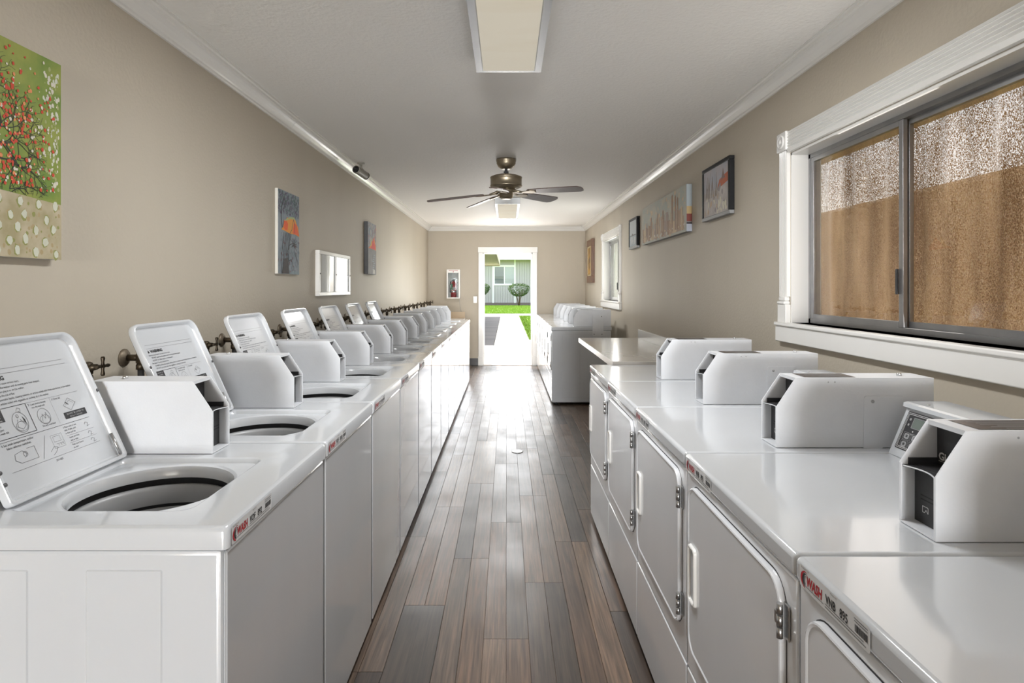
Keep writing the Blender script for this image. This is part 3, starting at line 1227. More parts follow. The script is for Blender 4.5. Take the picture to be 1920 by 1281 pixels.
def lid_parts(root, opened):
    """pan-shaped lid with a rolled rim; inner face looks at the room when open"""
    hx, hz = -.508, DK + .004
    y0 = HY + .005 - LIDW / 2 + .006
    if opened:
        a = R(24.5)
        ev = Vector((-math.sin(a), 0, math.cos(a)))
        en = Vector((math.cos(a), 0, math.sin(a)))
    else:
        hz = DK - .010
        ev = Vector((1, 0, 0))
        en = Vector((0, 0, -1))
    org = Vector((hx, y0, hz))

    def P(u, v, n):
        return tuple(org + Vector((0, u, 0)) + ev * v + en * n)

    def ring(ins, n, r):
        # round corners at the free edge, tight ones at the hinge
        pts = []
        for cx, cy, sx, sy, rr in ((LIDW - ins, LIDL - ins, 1, 1, r), (ins, LIDL - ins, -1, 1, r), (ins, ins, -1, -1, r * .3), (LIDW - ins, ins, 1, -1, r * .3)):
            a0 = {(1, 1): 0, (-1, 1): 90, (-1, -1): 180, (1, -1): 270}[(sx, sy)]
            for k in range(7):
                t = R(a0 + 15 * k)
                pts.append((cx - sx * rr + rr * math.cos(t), cy - sy * rr + rr * math.sin(t)))
        return [P(u, v, n) for u, v in pts]
    bm = N()
    loops(bm, [ring(.030, -.020, .030), ring(.006, -.019, .036), ring(0, -.014, .04), ring(0, .001, .04), ring(.0015, .004, .039), ring(.007, .0042, .036),
               ring(.0095, .002, .034), ring(.0135, -.012, .031), ring(.018, -.0140, .027)], 0, True, True)
    bmesh.ops.recalc_face_normals(bm, faces=bm.faces)
    lid = obj('lid', bm, 'white', root)
    lid['label'] = 'raised lid showing its instruction panel' if opened else 'closed lid'
    if opened:
        bm = N()
        lid_print_flat.add(bm, lambda u, v: P(u + .004, v + .028, -.0134))
        obj('instruction_print', bm, ['ink', 'inkgrey', 'whiteink'], lid)
        for u, v in ((.006, .050), (.006, .078), (LIDW - .006, .205), (.006, .235)):
            bm = N()
            lathe(bm, [(.0048, 0), (.0048, .0015), (.003, .003), (.0005, .003)], 10, along(P(u, v, .004), P(u, v, .1)))
            obj('bumper', bm, 'darkgrey', lid)
        bm = N()
        p0, p1 = P(LIDW - .013, .010, -.005), P(LIDW - .013, .078, -.007)
        tube(bm, [p0, p1], .0042, 8)
        tube(bm, [P(LIDW - .004, .010, -.004), P(LIDW - .034, .008, -.004)], .004, 8)
        obj('hinge', bm, 'steel', lid)
    return lid


lid_print_flat = lid_print()
BACKW = -.668


def build_washer(opened, number):
    t = thing('washer', 'x', 'washing machine')
    hw = .3275
    # cabinet with pressed side panels
    bm = N()
    bx(bm, BACKW + .02, -.006, -hw, hw, .028, .9125, .010, 2)
    for s in (-1, 1):
        for xa, xb in ((-.278, -.125), (-.60, -.395)):
            ya = s * hw
            bx(bm, xa, xb, ya - .0025, ya + .0025, .10, .873, .0022, 1)
    bmesh.ops.delete(bm, geom=[f for f in bm.faces if f.calc_center_median().z > .9122], context='FACES')
    obj('cabinet', bm, 'white', t)
    bm = N()
    bx(bm, -.008, 0, -hw + .009, hw - .009, .034, .907, .005, 2)
    obj('front_panel', bm, 'front', t)
    for sx in (-.05, -.60):
        for sy in (-.28, .28):
            bm = N()
            lathe(bm, [(.022, 0), (.022, .010), (.010, .012), (.010, .03)], 12, Matrix.Translation((sx, sy, .0006)))
            obj('levelling_foot', bm, 'gap', t)
    # top panel: deck, lid recess, rolled tub opening
    angs = [2 * PI * i / 60 for i in range(60)]
    outer = rrect(BACKW, .006, -.3295, .3295, .012, 4)
    recp = rrect(*REC[:2], *REC[2:], .035, 4)
    for p in outer + recp:
        angs.append(math.atan2(p[1] - HY, p[0] - HX) % (2 * PI))
    angs = sorted(set(round(a, 5) for a in angs))

    def ins(k):
        return rrect(BACKW + k, .006 - k, -.3295 + k, .3295 - k, max(.012 - k * .5, .004), 4)

    def recin(k):
        return rrect(REC[0] + k, REC[1] - k, REC[2] + k, REC[3] - k, max(.035 - k, .01), 4)

    def L3(pts, z):
        return [(p[0], p[1], z) for p in pts]

    def circ(r, z):
        return [(HX + r * math.cos(a), HY + r * math.sin(a), z) for a in angs]
    bm = N()
    ls = [L3(ray_loop(HX, HY, angs, ins(.010)), .9135), L3(ray_loop(HX, HY, angs, ins(0)), .9135), L3(ray_loop(HX, HY, angs, ins(0)), DK - .010),
          L3(ray_loop(HX, HY, angs, ins(.003)), DK - .003), L3(ray_loop(HX, HY, angs, ins(.010)), DK),
          L3(ray_loop(HX, HY, angs, ins(.014)), DK), L3(ray_loop(HX, HY, angs, recin(-.004)), DK), L3(ray_loop(HX, HY, angs, recp), DK - .0003), L3(ray_loop(HX, HY, angs, recin(.004)), DK - .003),
          L3(ray_loop(HX, HY, angs, recin(.010)), DK - .013), circ(HR + .008, DK - .0132)]
    ls += [circ(HR + .004, DK - .0135), circ(HR - .003, DK - .016), circ(HR - .008, DK - .026), circ(HR - .010, DK - .045)]
    loops(bm, ls)
    bmesh.ops.recalc_face_normals(bm, faces=bm.faces)
    obj('top_panel', bm, 'white', t)
    # tub: black bands painted for the dark gaps, light ring, basket
    mt = Matrix.Translation((HX, HY, 0))
    bm = N()
    lathe(bm, [(HR + .001, DK - .0445), (HR + .002, DK - .064), (HR + .002, DK - .078)], 40, mt, caps=False)
    obj('tub_gap_band', bm, 'gap', t)
    bm = N()
    lathe(bm, [(HR + .001, DK - .070), (HR - .006, DK - .062), (HR - .012, DK - .063), (HR - .018, DK - .072), (HR - .022, DK - .104), (HR - .022, DK - .110)], 40, mt, caps=False)
    obj('tub_ring', bm, 'tub', t)
    bm = N()
    lathe(bm, [(HR - .0215, DK - .109), (HR - .018, DK - .110), (HR - .018, DK - .122)], 40, mt, caps=False)
    obj('inner_gap_band', bm, 'gap', t)
    bm = N()
    lathe(bm, [(HR - .020, DK - .119), (HR - .024, DK - .128)], 40, mt, caps=False)
    lathe(bm, [(HR - .024, DK - .126), (HR - .024, .58), (HR - .05, .55), (.06, .55), (.045, .60), (.03, .78), (.012, .80), (.0005, .80)], 40, mt, caps=False)
    obj('wash_basket', bm, 'tub', t)
    lid_parts(t, opened)
    console(t, -.572, -.618, BACKW + .004, -.322, .196)
    box = coin_box(t, -.640, .200, .306, False)
    brand_label(t, 'VOF', number)
    return t


WASHN = 12
WY0, WPITCH = 1.198, .66
w_first = build_washer(True, '892')
w_open = build_washer(True, None)
w_shut = build_washer(False, None)
w_first.location = (-.567, WY0 + WPITCH / 2, 0)
ords = ['', '', 'second', 'third', 'fourth', 'fifth', 'sixth', 'seventh', 'eighth', 'ninth', 'tenth', 'eleventh', 'twelfth']
used = {'o': False, 's': False}
tag(w_first, 'white top-load washer at the row end, lid up, strip reading VOF 892', 'washing machine', 'top-load washers in the row')
for k in range(2, WASHN + 1):
    key = 'o' if k <= 7 else 's'
    src = w_open if k <= 7 else w_shut
    o = src if not used[key] else dup(src)
    used[key] = True
    o.location = (-.567, WY0 + WPITCH * (k - .5), 0)
    st = 'lid standing open' if k <= 7 else 'lid closed'
    if k == WASHN:
        lb = 'white washer twelfth in the row, last one beside the small corner counter, lid closed'
    else:
        lb = 'white top-load washer, %s in the row counted from the VOF 892 machine, %s' % (ords[k], st)
    tag(o, lb, 'washing machine', 'top-load washers in the row')

# ---- dryer
DPITCH = .667
BACKD = -.762


def build_dryer(number):
    t = thing('dryer', 'x', 'dryer')
    hw = .3315
    bm = N()
    bx(bm, BACKD + .01, -.008, -hw, hw, .028, .9125, .008, 2)
    for s in (-1, 1):
        for xa, xb in ((-.36, -.13), (-.70, -.44)):
            bx(bm, xa, xb, s * hw - .002, s * hw + .002, .09, .86, .0018, 1)
        bx(bm, -.70, -.03, s * hw - .002, s * hw + .002, .036, .062, .0015, 1)
    cab = obj('cabinet', bm, 'white', t)
    bm = N()
    bx(bm, BACKD, .006, -.3335, .3335, .9135, DK, .011, 3)
    obj('top_panel', bm, 'white', t)
    bm = N()
    bx(bm, -.010, -.001, -hw + .003, hw - .003, .342, .909, .004, 2)
    obj('front_panel', bm, 'door', t)
    bm = N()
    bx(bm, -.010, 0, -hw + .003, hw - .003, .034, .337, .004, 2)
    obj('lower_panel', bm, 'door', t)
    # door with a rolled bead
    ya, yb, za, zb = -.287, .287, .420, .886
    bm = N()

    def ring(ins, x, r=.052):
        return [(x, p[0], p[1]) for p in rrect(ya + ins, yb - ins, za + ins, zb - ins, max(r - ins, .012), 7)]
    loops(bm, [ring(.000, -.001), ring(.000, .0075), ring(.0015, .0110), ring(.0045, .0122), ring(.0072, .0108), ring(.0088, .0095)], 0, False, True)
    bmesh.ops.recalc_face_normals(bm, faces=bm.faces)
    dr = obj('door', bm, 'door', t)
    # flat dark ring painted as the shadow gap around the door
    bm = N()
    loops(bm, [ring(-.0035, -.0006, .055), ring(.001, -.0006, .052)], 0)
    obj('door_shadow_gap', bm, 'gap', dr)
    # recessed pull
    bm = N()
    ha, hb, hc, hd = -.272, -.212, .564, .724

    def hr(ins, x):
        return [(x, p[0], p[1]) for p in rrect(ha + ins, hb - ins, hc + ins, hd - ins, max(.012 - ins * .4, .004), 4)]
    loops(bm, [hr(0, .0095), hr(.0015, .0165), hr(.0045, .0180), hr(.0075, .0165), hr(.0095, .0106)])
    bmesh.ops.recalc_face_normals(bm, faces=bm.faces)
    obj('handle', bm, 'trim', dr)
    bm = N()
    bm.faces.new([bm.verts.new(p) for p in hr(.0092, .0108)])  # flat grey sheet painting the shade inside the pull
    obj('pull_shade', bm, 'recess', dr)
    for zc in (.815, .496):
        bm = N()
        bx(bm, .000, .0035, .276, .306, zc - .033, zc + .033, .001, 1)
        for k in range(3):
            tube(bm, [(.0125, .289, zc - .033 + k * .0225), (.0125, .289, zc - .033 + k * .0225 + .020)], .0062, 8)
        bx(bm, .008, .0145, .270, .290, zc - .012, zc + .012, .001, 1)
        obj('hinge', bm, 'steel', dr)
    for sx in (-.06, -.70):
        for sy in (-.28, .28):
            bm = N()
            lathe(bm, [(.022, 0), (.022, .010), (.010, .012), (.010, .03)], 12, Matrix.Translation((sx, sy, .0006)))
            obj('levelling_foot', bm, 'gap', t)
    con = console(t, -.590, -.640, BACKD + .010, -.327, .176)
    box = coin_box(t, -.757, .285, .180)
    # access plate on the side of the coin box
    bm = N()
    z0 = DK + .002
    prism(bm, [(-.545, z0 - .006), (-.547, z0 + .150), (-.552, z0 + .155), (-.662, z0 + .155), (-.600, z0 - .006)], 'y', .2855, .2875)
    ap = obj('access_plate', bm, 'boxw', box)
    for p, r_, h_ in (((-.572, .2875, z0 + .138), .005, .003), ((-.44, .285, z0 + .196), .0022, .001), ((-.46, .285, z0 + .196), .0022, .001)):
        bm = N()
        rivets(bm, [(p, (0, 1, 0))], r_, h_)
        obj('rivet', bm, 'grey', box)
    brand_label(t, 'VNB', number)
    return t


D1 = .412
d_a = build_dryer('895')
d_b = build_dryer('893')
d_c = build_dryer(None)
DXF = .526
GRP = 'dryers beside the large window'
near = []
for k in range(5):
    o = (d_a, d_b, d_c)[k] if k < 3 else dup(d_c)
    o.location = (DXF, D1 + DPITCH * (k + .5), 0)
    o.rotation_euler = (0, 0, PI)
    lb = ['white front-load dryer at the row end under the window, strip reading VNB 895',
          'white front-load dryer with strip reading VNB 893, next to the VNB 895 machine',
          'white dryer third in the row counted from the VNB 895 machine',
          'white dryer fourth in the row counted from the VNB 895 machine',
          'white dryer fifth from the VNB 895 machine, beside the folding table'][k]
    tag(o, lb, 'dryer', GRP)
FY0, FP = 7.35, .622
for k in range(6):
    o = dup(d_c)
    o.location = (.556, FY0 + FP * (k + .5), 0)
    o.rotation_euler = (0, 0, PI)
    o.scale = (.97, FP / DPITCH, 1)
    lb = ['white dryer with its side exposed, heading the far row beyond the folding table',
          'white dryer second in the far row counted from the folding table',
          'white dryer third in the far row counted from the folding table',
          'white dryer fourth in the far row counted from the folding table',
          'white dryer fifth in the far row, one before the doorway',
          'white dryer in the far row, the one next to the doorway'][k]
    tag(o, lb, 'dryer', 'dryers in the far row by the doorway')
    if k == 0:
        far0 = o
# cover plate screwed over the exposed flank of the first far dryer
bm = N()
bx(bm, -.655, -.515, .334, .3365, .85, DK + .15, .001, 1)
cp = obj('cover_plate', bm, 'boxw', far0)
for p in ((-.535, .3365, .87), (-.635, .3365, .87), (-.63, .3365, DK + .13)):
    bm = N()
    rivets(bm, [(p, (0, 1, 0))], .006, .003)
    obj('screw', bm, 'darkgrey', cp)

# ------------------------------------------------------------------ folding table and corner counter
t = thing('folding_table', 'grey-brown laminate folding table with low backsplash between the two dryer rows', 'table', (.945, 4.66, 0))
bm = N()
bx(bm, -.274, .274, -.888, .888, .938, .976, .003, 1)
obj('tabletop', bm, 'counter', t)
bm = N()
bx(bm, -.2775, -.2740, -.888, .888, .937, .975)
bx(bm, -.2740, .274, .888, .8915, .937, .975)
obj('edge_band', bm, 'counter_edge', t)
bm = N()
bx(bm, .274, .296, -.888, .888, .938, 1.056, .003, 1)
obj('backsplash', bm, 'counter_edge', t)
for sx in (.0, .23):
    for sy in (-.82, .82):
        bm = N()
        bx(bm, sx - .022, sx + .022, sy - .022, sy + .022, .001, .938, .003, 1)
        obj('leg', bm, 'grey', t)
bm = N()
bx(bm, -.02, .0, -.80, .80, .86, .938)
bx(bm, .19, .21, -.80, .80, .86, .938)
obj('apron', bm, 'grey', t)

t = thing('corner_counter', 'small pale counter with beige backsplash in the corner past the last washer', 'counter', (-1.105, 10.69, 0))
bm = N()
bx(bm, -.335, .335, -.38, .38, .845, .878, .003, 1)
obj('countertop', bm, 'trim', t)
bm = N()
bx(bm, -.335, .333, .36, .382, .878, .995, .003, 1)
obj('backsplash', bm, 'beige', t)
for sx in (-.30, .30):
    for sy in (-.34, .34):
        bm = N()
        bx(bm, sx - .022, sx + .022, sy - .022, sy + .022, .001, .845, .003, 1)
        obj('leg', bm, 'grey', t)

# ------------------------------------------------------------------ wall valves


def build_valve():
    """local frame: wall at y=0, room towards -y, x to the viewer's right"""
    t = thing('wall_valve', 'x', 'valve')
    bm = N()
    mt = Matrix.Rotation(R(90), 4, 'X')
    lathe(bm, [(.034, 0), (.034, .004), (.028, .010), (.016, .014), (.013, .016)], 20, mt)
    obj('flange', bm, 'galv', t)
    bm = N()
    tube(bm, [(0, -.012, 0), (0, -.070, 0)], .0125, 12)
    lathe(bm, [(.010, -.022), (.017, -.020), (.018, .010), (.016, .016), (.010, .020)], 14, Matrix.Translation((0, -.066, 0)))
    tube(bm, [(0, -.070, 0), (0, -.100, .004)], [.014, .009], 10)
    lathe(bm, [(.012, -.046), (.017, -.044), (.017, -.028), (.013, -.020)], 6, Matrix.Translation((0, -.066, 0)))
    obj('body', bm, 'brass', t)
    bm = N()
    tube(bm, [(0, -.098, .004), (0, -.124, .006)], .0055, 8)
    for ax in ((1, 0, 0), (0, 0, 1)):
        a = Vector((0, -.118, .006))
        v = Vector(ax)
        tube(bm, [a - v * .032, a - v * .026, a - v * .014, a, a + v * .014, a + v * .026, a + v * .032],
             [.005, .0068, .0045, .006, .0045, .0068, .005], 8)
    obj('handle', bm, 'brass', t)
    bm = N()
    tube(bm, [(0, -.066, -.040), (0, -.066, -.12), (.01, -.075, -.22), (.02, -.09, -.34), (.02, -.10, -.50)], .0115, 10)
    obj('hose', bm, 'hose', t)
    return t


v0 = build_valve()
first = True
for k in range(12):
    for j, dy in enumerate((-.085, .207)):
        o = v0 if first else dup(v0)
        first = False
        o.location = (-WX, 2.07 + .78 * k + dy, 1.174)
        o.rotation_euler = (0, 0, R(90))
        side = 'first' if j == 0 else 'second'
        kk = ['first', 'second', 'third', 'fourth', 'fifth', 'sixth', 'seventh', 'eighth', 'ninth', 'tenth', 'eleventh', 'last'][k]
        tag(o, 'tarnished brass wall valve, %s of the %s pair counted from the VOF 892 washer' % (side, kk), 'valve', 'water valves along the washer wall')

# ------------------------------------------------------------------ ceiling fixtures


def fixture(y0, y1, label):
    t = thing('ceiling_light', label, 'ceiling light', (0.01, (y0 + y1) / 2, ZC - .078), 0)
    h = (y1 - y0) / 2
    w = .158
    bm = N()
    zt = .0775
    bx(bm, -w, w, -h, -h + .012, 0, zt)
    bx(bm, -w, w, h - .012, h, 0, zt)
    for s in (-1, 1):
        prism(bm, [(s * w, 0), (s * w, zt), (s * (w - .006), zt), (s * (w - .034), .004), (s * (w - .030), 0)], 'y', -h + .012, h - .012)
    obj('housing', bm, 'fixture', t)
    bm = N()
    bx(bm, -w + .032, w - .032, -h + .012, h - .012, .004, .008)
    obj('diffuser', bm, 'diff', t)
    return t


fixture(1.70, 2.93, 'long fluorescent ceiling light with cream diffuser, closer than the fan')
fixture(7.52, 9.08, 'small-looking fluorescent ceiling light beyond the fan, towards the doorway')

# ------------------------------------------------------------------ ceiling fan
FYC = 5.27
t = thing('ceiling_fan', 'bronze five-blade ceiling fan with dark wood blades', 'ceiling fan', (-.005, FYC, ZC))
Z0 = -ZC
bm = N()
lathe(bm, [(.088, 0), (.088, -.018), (.084, -.024), (.084, -.040), (.070, -.066), (.045, -.084), (.020, -.088)], 28)
obj('canopy', bm, 'bronze', t)
bm = N()
lathe(bm, [(.013, -.080), (.013, -.106), (.022, -.108), (.022, -.124), (.030, -.128), (.030, -.140)], 16)
obj('downrod', bm, 'darkgrey', t)
bm = N()
lathe(bm, [(.03, -.132), (.105, -.144), (.140, -.158), (.142, -.166), (.138, -.170), (.138, -.230), (.142, -.234), (.138, -.242),
           (.11, -.256), (.075, -.270)], 40)
obj('motor_housing', bm, 'bronze', t)
bm = N()
lathe(bm, [(.075, -.266), (.075, -.288), (.062, -.294), (.060, -.336), (.052, -.342), (.042, -.350), (.02, -.351)], 28)
obj('switch_housing', bm, 'bronze', t)
# blade plane sags a little on one side
tilt = Matrix.Rotation(R(-4.0), 4, 'Y') @ Matrix.Rotation(R(2.4), 4, 'X')
for k in range(5):
    ang = R(-24 + 72 * k)
    base = Matrix.Translation((0, 0, -.290)) @ tilt @ Matrix.Rotation(ang, 4, 'Z') @ Matrix.Rotation(R(3.9), 4, 'Y')
    pm = base @ Matrix.Rotation(R(-12), 4, 'X')
    out = []
    # blade outline: root at .21, tip at .70
    pts = [(.205, -.030), (.225, -.046), (.30, -.056), (.45, -.064), (.60, -.070), (.665, -.068), (.695, -.045), (.702, 0),
           (.695, .045), (.665, .068), (.60, .070), (.45, .064), (.30, .056), (.225, .046), (.205, .030)]
    bm = N()
    prism(bm, pts, 'z', -.004, .004, 0, pm)
    bl = obj('blade', bm, 'blade', t)
    bm = N()
    prism(bm, [(.07, -.016), (.13, -.012), (.19, -.030), (.235, -.040), (.275, -.020), (.280, 0), (.275, .020), (.235, .040), (.19, .030), (.13, .012), (.07, .016)],
          'z', -.011, -.004, 0, pm)
    tube(bm, [base @ Vector((.05, 0, .020)), base @ Vector((.09, 0, .006)), base @ Vector((.15, 0, -.006))], [.016, .013, .010], 8)
    obj('blade_bracket', bm, 'bronze', bl)

# ------------------------------------------------------------------ bullet camera
t = thing('security_camera', 'tan bullet security camera with dark lens fixed by the crown moulding', 'camera', (-1.32, 5.41, ZC))


def V(x, y, z):
    return Vector((x + 1.32, y - 5.41, z - ZC))


A, B = V(-1.285, 5.46, 2.464), V(-1.332, 5.30, 2.490)
dd = (B - A).normalized()
bm = N()
lathe(bm, [(.030, 0), (.034, .006), (.034, (B - A).length - .01), (.036, (B - A).length - .01), (.036, (B - A).length + .012), (.032, (B - A).length + .012),
           (.031, (B - A).length + .002)], 20, along(A, B))
obj('camera_body', bm, 'camb', t)
bm = N()
lathe(bm, [(.0335, 0), (.0345, .003), (.0335, .009), (.030, .010), (.016, .004), (.014, .003), (.004, .005)], 20, along(A + dd * ((B - A).length + .0025), B + dd))
lathe(bm, [(.035, -.004), (.035, .008), (.03, .010)], 20, along(A, B))
obj('lens', bm, 'lens', t)
bm = N()
lathe(bm, [(.034, 0), (.034, -.010), (.014, -.014), (.012, -.030)], 16, Matrix.Translation((0, 0, 0)))
tube(bm, [(0, 0, -.025), V(-1.315, 5.40, 2.52), A + dd * .05 + Vector((0, 0, .03))], .011, 8)
obj('mount', bm, 'camb', t)

# ------------------------------------------------------------------ pictures


def picture(name, label, loc, rz, w, h, depth, paints, base_mat, edge='canvas', frame=None, group=None):
    """local frame: x right, -y towards the viewer, z up, origin at the lower left corner on the wall"""
    t = thing(name, label, 'picture', loc, rz, group)
    ins = 0
    if frame:
        fm, fw, inner = frame
        for nm, b in (('frame_rail', (0, w, 0, fw)), ('frame_rail', (0, w, h - fw, h)), ('frame_stile', (0, fw, fw, h - fw)), ('frame_stile', (w - fw, w, fw, h - fw))):
            bm = N()
            bx(bm, b[0], b[1], -depth, 0, b[2], b[3], .003, 1)
            m = fm
            if inner and nm == 'frame_rail' and b[2] == 0:
                m = inner  # lighter bottom rail paints in the highlight along it
            obj(nm, bm, m, t)
        ins = fw
    bm = N()
    d = depth - (.006 if frame else 0)
    bx(bm, ins, w - ins, -d, -.002 if not frame else -.004, ins, h - ins, 0.0015 if not frame else 0, 1)
    for f in bm.faces:
        f.material_index = 1
    for f in bm.faces:
        if f.normal.y < -.9 or f.calc_center_median().y < -d + .0005:
            f.material_index = 0
    cv = obj('canvas', bm, [base_mat, edge], t)
    if paints:
        fl, mats = paints
        bm = N()
        n = [0]
        for i, (f, m) in enumerate(zip(fl.f, fl.m)):
            off = -d - .0003 - .0016 * i / max(1, len(fl.f))
            try:
                nf = bm.faces.new([bm.verts.new((fl.v[j][0], off, fl.v[j][1])) for j in f])
                nf.material_index = m
            except ValueError:
                pass
        obj('paint', bm, mats, cv)['kind'] = 'stuff'
    return t


def clipx(v, a, b):
    return max(a, min(b, v))


def pm(name, c, r=.6, **k):
    return mat(name, c, r, **k)


# big green tree canvas
cw, ch = .78, .625
fl = Flat()
sand = .185
rs = random.Random(11)
# pale field with white dabs
fl.poly([(0, 0), (cw, 0), (cw, sand - .01), (cw * .7, sand + .004), (cw * .4, sand - .002), (0, sand + .012)], 0)
for i in range(170):
    fl.blob(rs.uniform(.01, cw - .01), rs.uniform(.006, sand - .02), rs.uniform(.002, .007), rs.choice((5, 7, 7)), 6, 1.3)
for i in range(5):
    for j in range(12):
        x = .02 + j * .066 + .03 * (i % 2) + rs.uniform(-.012, .012)
        y = .018 + i * .036 + rs.uniform(-.006, .006)
        if x < cw - .015 and y < sand - .015:
            fl.blob(x - .002, y - .002, .0125, 5, 8, 1.35)
            fl.blob(x, y, .0105, 6, 7, 1.4)
# pale scrapes near the edge
for i in range(150):
    fl.blob(cw - .012 - abs(rs.gauss(0, .035)), rs.choice((.25, .32, .38, .45, .53, .56)) + rs.gauss(0, .025), rs.uniform(.0015, .006), rs.choice((4, 6, 8)), 6, 1.5)
# branches


def branch(x, y, a, ln, w, dep):
    if dep == 0 or ln < .012:
        return
    n = 3
    for k in range(n):
        nx, ny = x + ln / n * math.cos(a), y + ln / n * math.sin(a)
        if 0.01 < nx < cw - .04 and sand < ny < ch - .02 and 0.01 < x < cw - .04 and sand < y < ch - .02:
            fl.line([(x, y), (nx, ny)], w, 1)
        x, y = nx, ny
        a += rs.uniform(-.35, .35)
    for s in (-1, 1):
        branch(x, y, a + s * rs.uniform(.35, .8), ln * rs.uniform(.68, .85), w * .72, dep - 1)


for a in (40, 75, 105, 140, 15, 165):
    branch(cw * .42, sand + .02, R(a), .115, .008, 8)
for a in (20, -10):
    branch(cw * .50, sand + .14, R(a), .10, .005, 6)
for i in range(1700):
    x = cw * .46 + rs.gauss(0, .17)
    y = sand + .02 + abs(rs.gauss(.17, .12))
    if .01 < x < cw - .03 and sand + .005 < y < ch - .015:
        fl.blob(x, y, rs.uniform(.0028, .0060), rs.choice((2, 2, 2, 2, 3, 4)), 6, 1.15)
for i in range(120):
    x, y = rs.uniform(.02, cw - .02), rs.uniform(sand + .01, ch - .05)
    fl.blob(x, y, rs.uniform(.0015, .0038), 4, 6)
picture('green_canvas', 'large green canvas of a tree with red blossoms over a pale field', (-WX, 1.915 - cw, 1.53), R(90), cw, ch, .032,
        (fl, [pm('paint_sand', (.50, .43, .30), col2=(.36, .31, .17), nscale=14), pm('paint_branch', (.02, .018, .015)), pm('paint_red', (.55, .055, .02)),
              pm('paint_orange', (.72, .26, .10)), pm('paint_pale', (.66, .62, .52)), pm('paint_olive', (.26, .27, .08)), pm('paint_white', (.60, .61, .50)), pm('paint_umber', (.40, .31, .16)), pm('paint_moss', (.36, .38, .16))]),
        pm('paint_green', (.15, .24, .035), col2=(.29, .32, .06), nscale=9, detail=6))

# grey blue canvas with an orange poppy
cw, ch = .385, .540
fl = Flat()
rs = random.Random(5)
for i in range(420):
    y = rs.uniform(.39, ch - .008)
    fl.blob(rs.uniform(.008, cw - .008), y, rs.uniform(.003, .010), 3 if rs.random() < (y - .36) * 3.2 else rs.choice((4, 5, 5, 7)), 7, 1.3)
for i in range(160):
    fl.blob(rs.uniform(.008, cw - .008), rs.uniform(.01, .27), rs.uniform(.003, .009), rs.choice((4, 7, 7, 8)), 7, 1.3)
pet = [(.05, .285), (.08, .30), (.10, .335), (.135, .345), (.15, .372), (.19, .368), (.22, .380), (.26, .372), (.30, .375), (.33, .345), (.36, .325), (.383, .262), (.30, .272), (.20, .270), (.10, .282)]
fl.poly(pet, 0)
fl.poly([(.09, .30), (.10, .35), (.14, .352), (.17, .33), (.16, .29), (.12, .285)], 1)
fl.poly([(.25, .275), (.28, .35), (.33, .34), (.375, .27)], 1)
fl.poly([(.10, .345), (.14, .360), (.20, .380), (.28, .385), (.33, .36), (.29, .372), (.20, .366), (.14, .350)], 2)
for x0 in (.05, .08, .10, .125, .15, .17):
    fl.line([(x0, .01), (x0 + .008, .12), (x0 + .03, .21), (x0 + .05, .27)], .006, 6)
fl.line([(.07, .30), (.05, .36), (.06, .43), (.10, .50), (.12, .47), (.10, .42)], .007, 6)
fl.line([(.20, .27), (.24, .30), (.27, .37), (.29, .33), (.28, .28)], .006, 6)
fl.line([(.16, .15), (.21, .20), (.28, .21), (.33, .16)], .005, 6)
fl.line([(.28, .20), (.30, .14), (.34, .10), (.36, .07)], .005, 6)
fl.line([(.17, .02), (.19, .09), (.23, .10), (.25, .06)], .005, 6)
for i in range(14):
    fl.line([(.28, .205), (.28 + rs.uniform(-.08, .08), .205 + rs.uniform(-.03, .04))], .003, 6)
fl.poly([(.06, 0.004), (.19, .004), (.17, .11), (.10, .10)], 6)
fl.poly([(.19, .004), (.38, .004), (.38, .02), (.26, .022), (.20, .012)], 4)
picture('poppy_canvas', 'blue-grey canvas with an orange poppy and dark stems, white edges', (-WX, 3.755, 1.530), R(90), cw, ch, .022,
        (fl, [pm('paint_amber', (.80, .30, .02)), pm('paint_vermilion', (.85, .11, .01)), pm('paint_lime', (.45, .50, .22)), pm('paint_teal', (.075, .13, .13)),
              pm('paint_mist', (.24, .31, .34)), pm('paint_plum', (.12, .10, .16)), pm('paint_stem', (.035, .028, .03)), pm('paint_fog', (.21, .25, .285)), pm('paint_berry', (.16, .06, .075))]),
        pm('paint_slate', (.20, .25, .29), col2=(.29, .33, .37), nscale=10, detail=6))

# flame-like poppy canvas further along
fl = Flat()
fl.poly([(.02, .27), (.20, .27), (.37, .262), (.36, .31), (.33, .34), (.28, .40), (.22, .36), (.16, .33), (.10, .30)], 0)
fl.poly([(.16, .272), (.34, .27), (.30, .34), (.24, .33)], 1)
fl.poly([(.10, .29), (.20, .40), (.18, .30)], 2)
fl2 = fl
fl = Flat()
for i in range(300):
    x = rs.uniform(.01, cw - .01)
    fl.blob(x, rs.uniform(.28, ch - .012), rs.uniform(.004, .012), 3 if .10 < x < .16 or .25 < x < .29 else rs.choice((4, 4, 5, 3) if x < .30 else (5, 5, 7, 3)), 7, 1.9)
n0 = len(fl.v)
fl.v += fl2.v
fl.f += [tuple(j + n0 for j in f) for f in fl2.f]
fl.m += fl2.m
fl.poly([(.004, .004), (.381, .004), (.381, .26), (.20, .268), (.004, .27)], 6)
for i in range(8):
    fl.poly(rrect(.20 + .018 * (i % 4), .27 + .018 * (i % 4), .05 + .022 * i, .056 + .022 * i, .002, 1), 4)
fl.poly([(.22, .01), (.33, .01), (.32, .05), (.24, .06)], 3)
fl.poly([(.13, .275), (.22, .275), (.26, .39), (.20, .35)], 1)
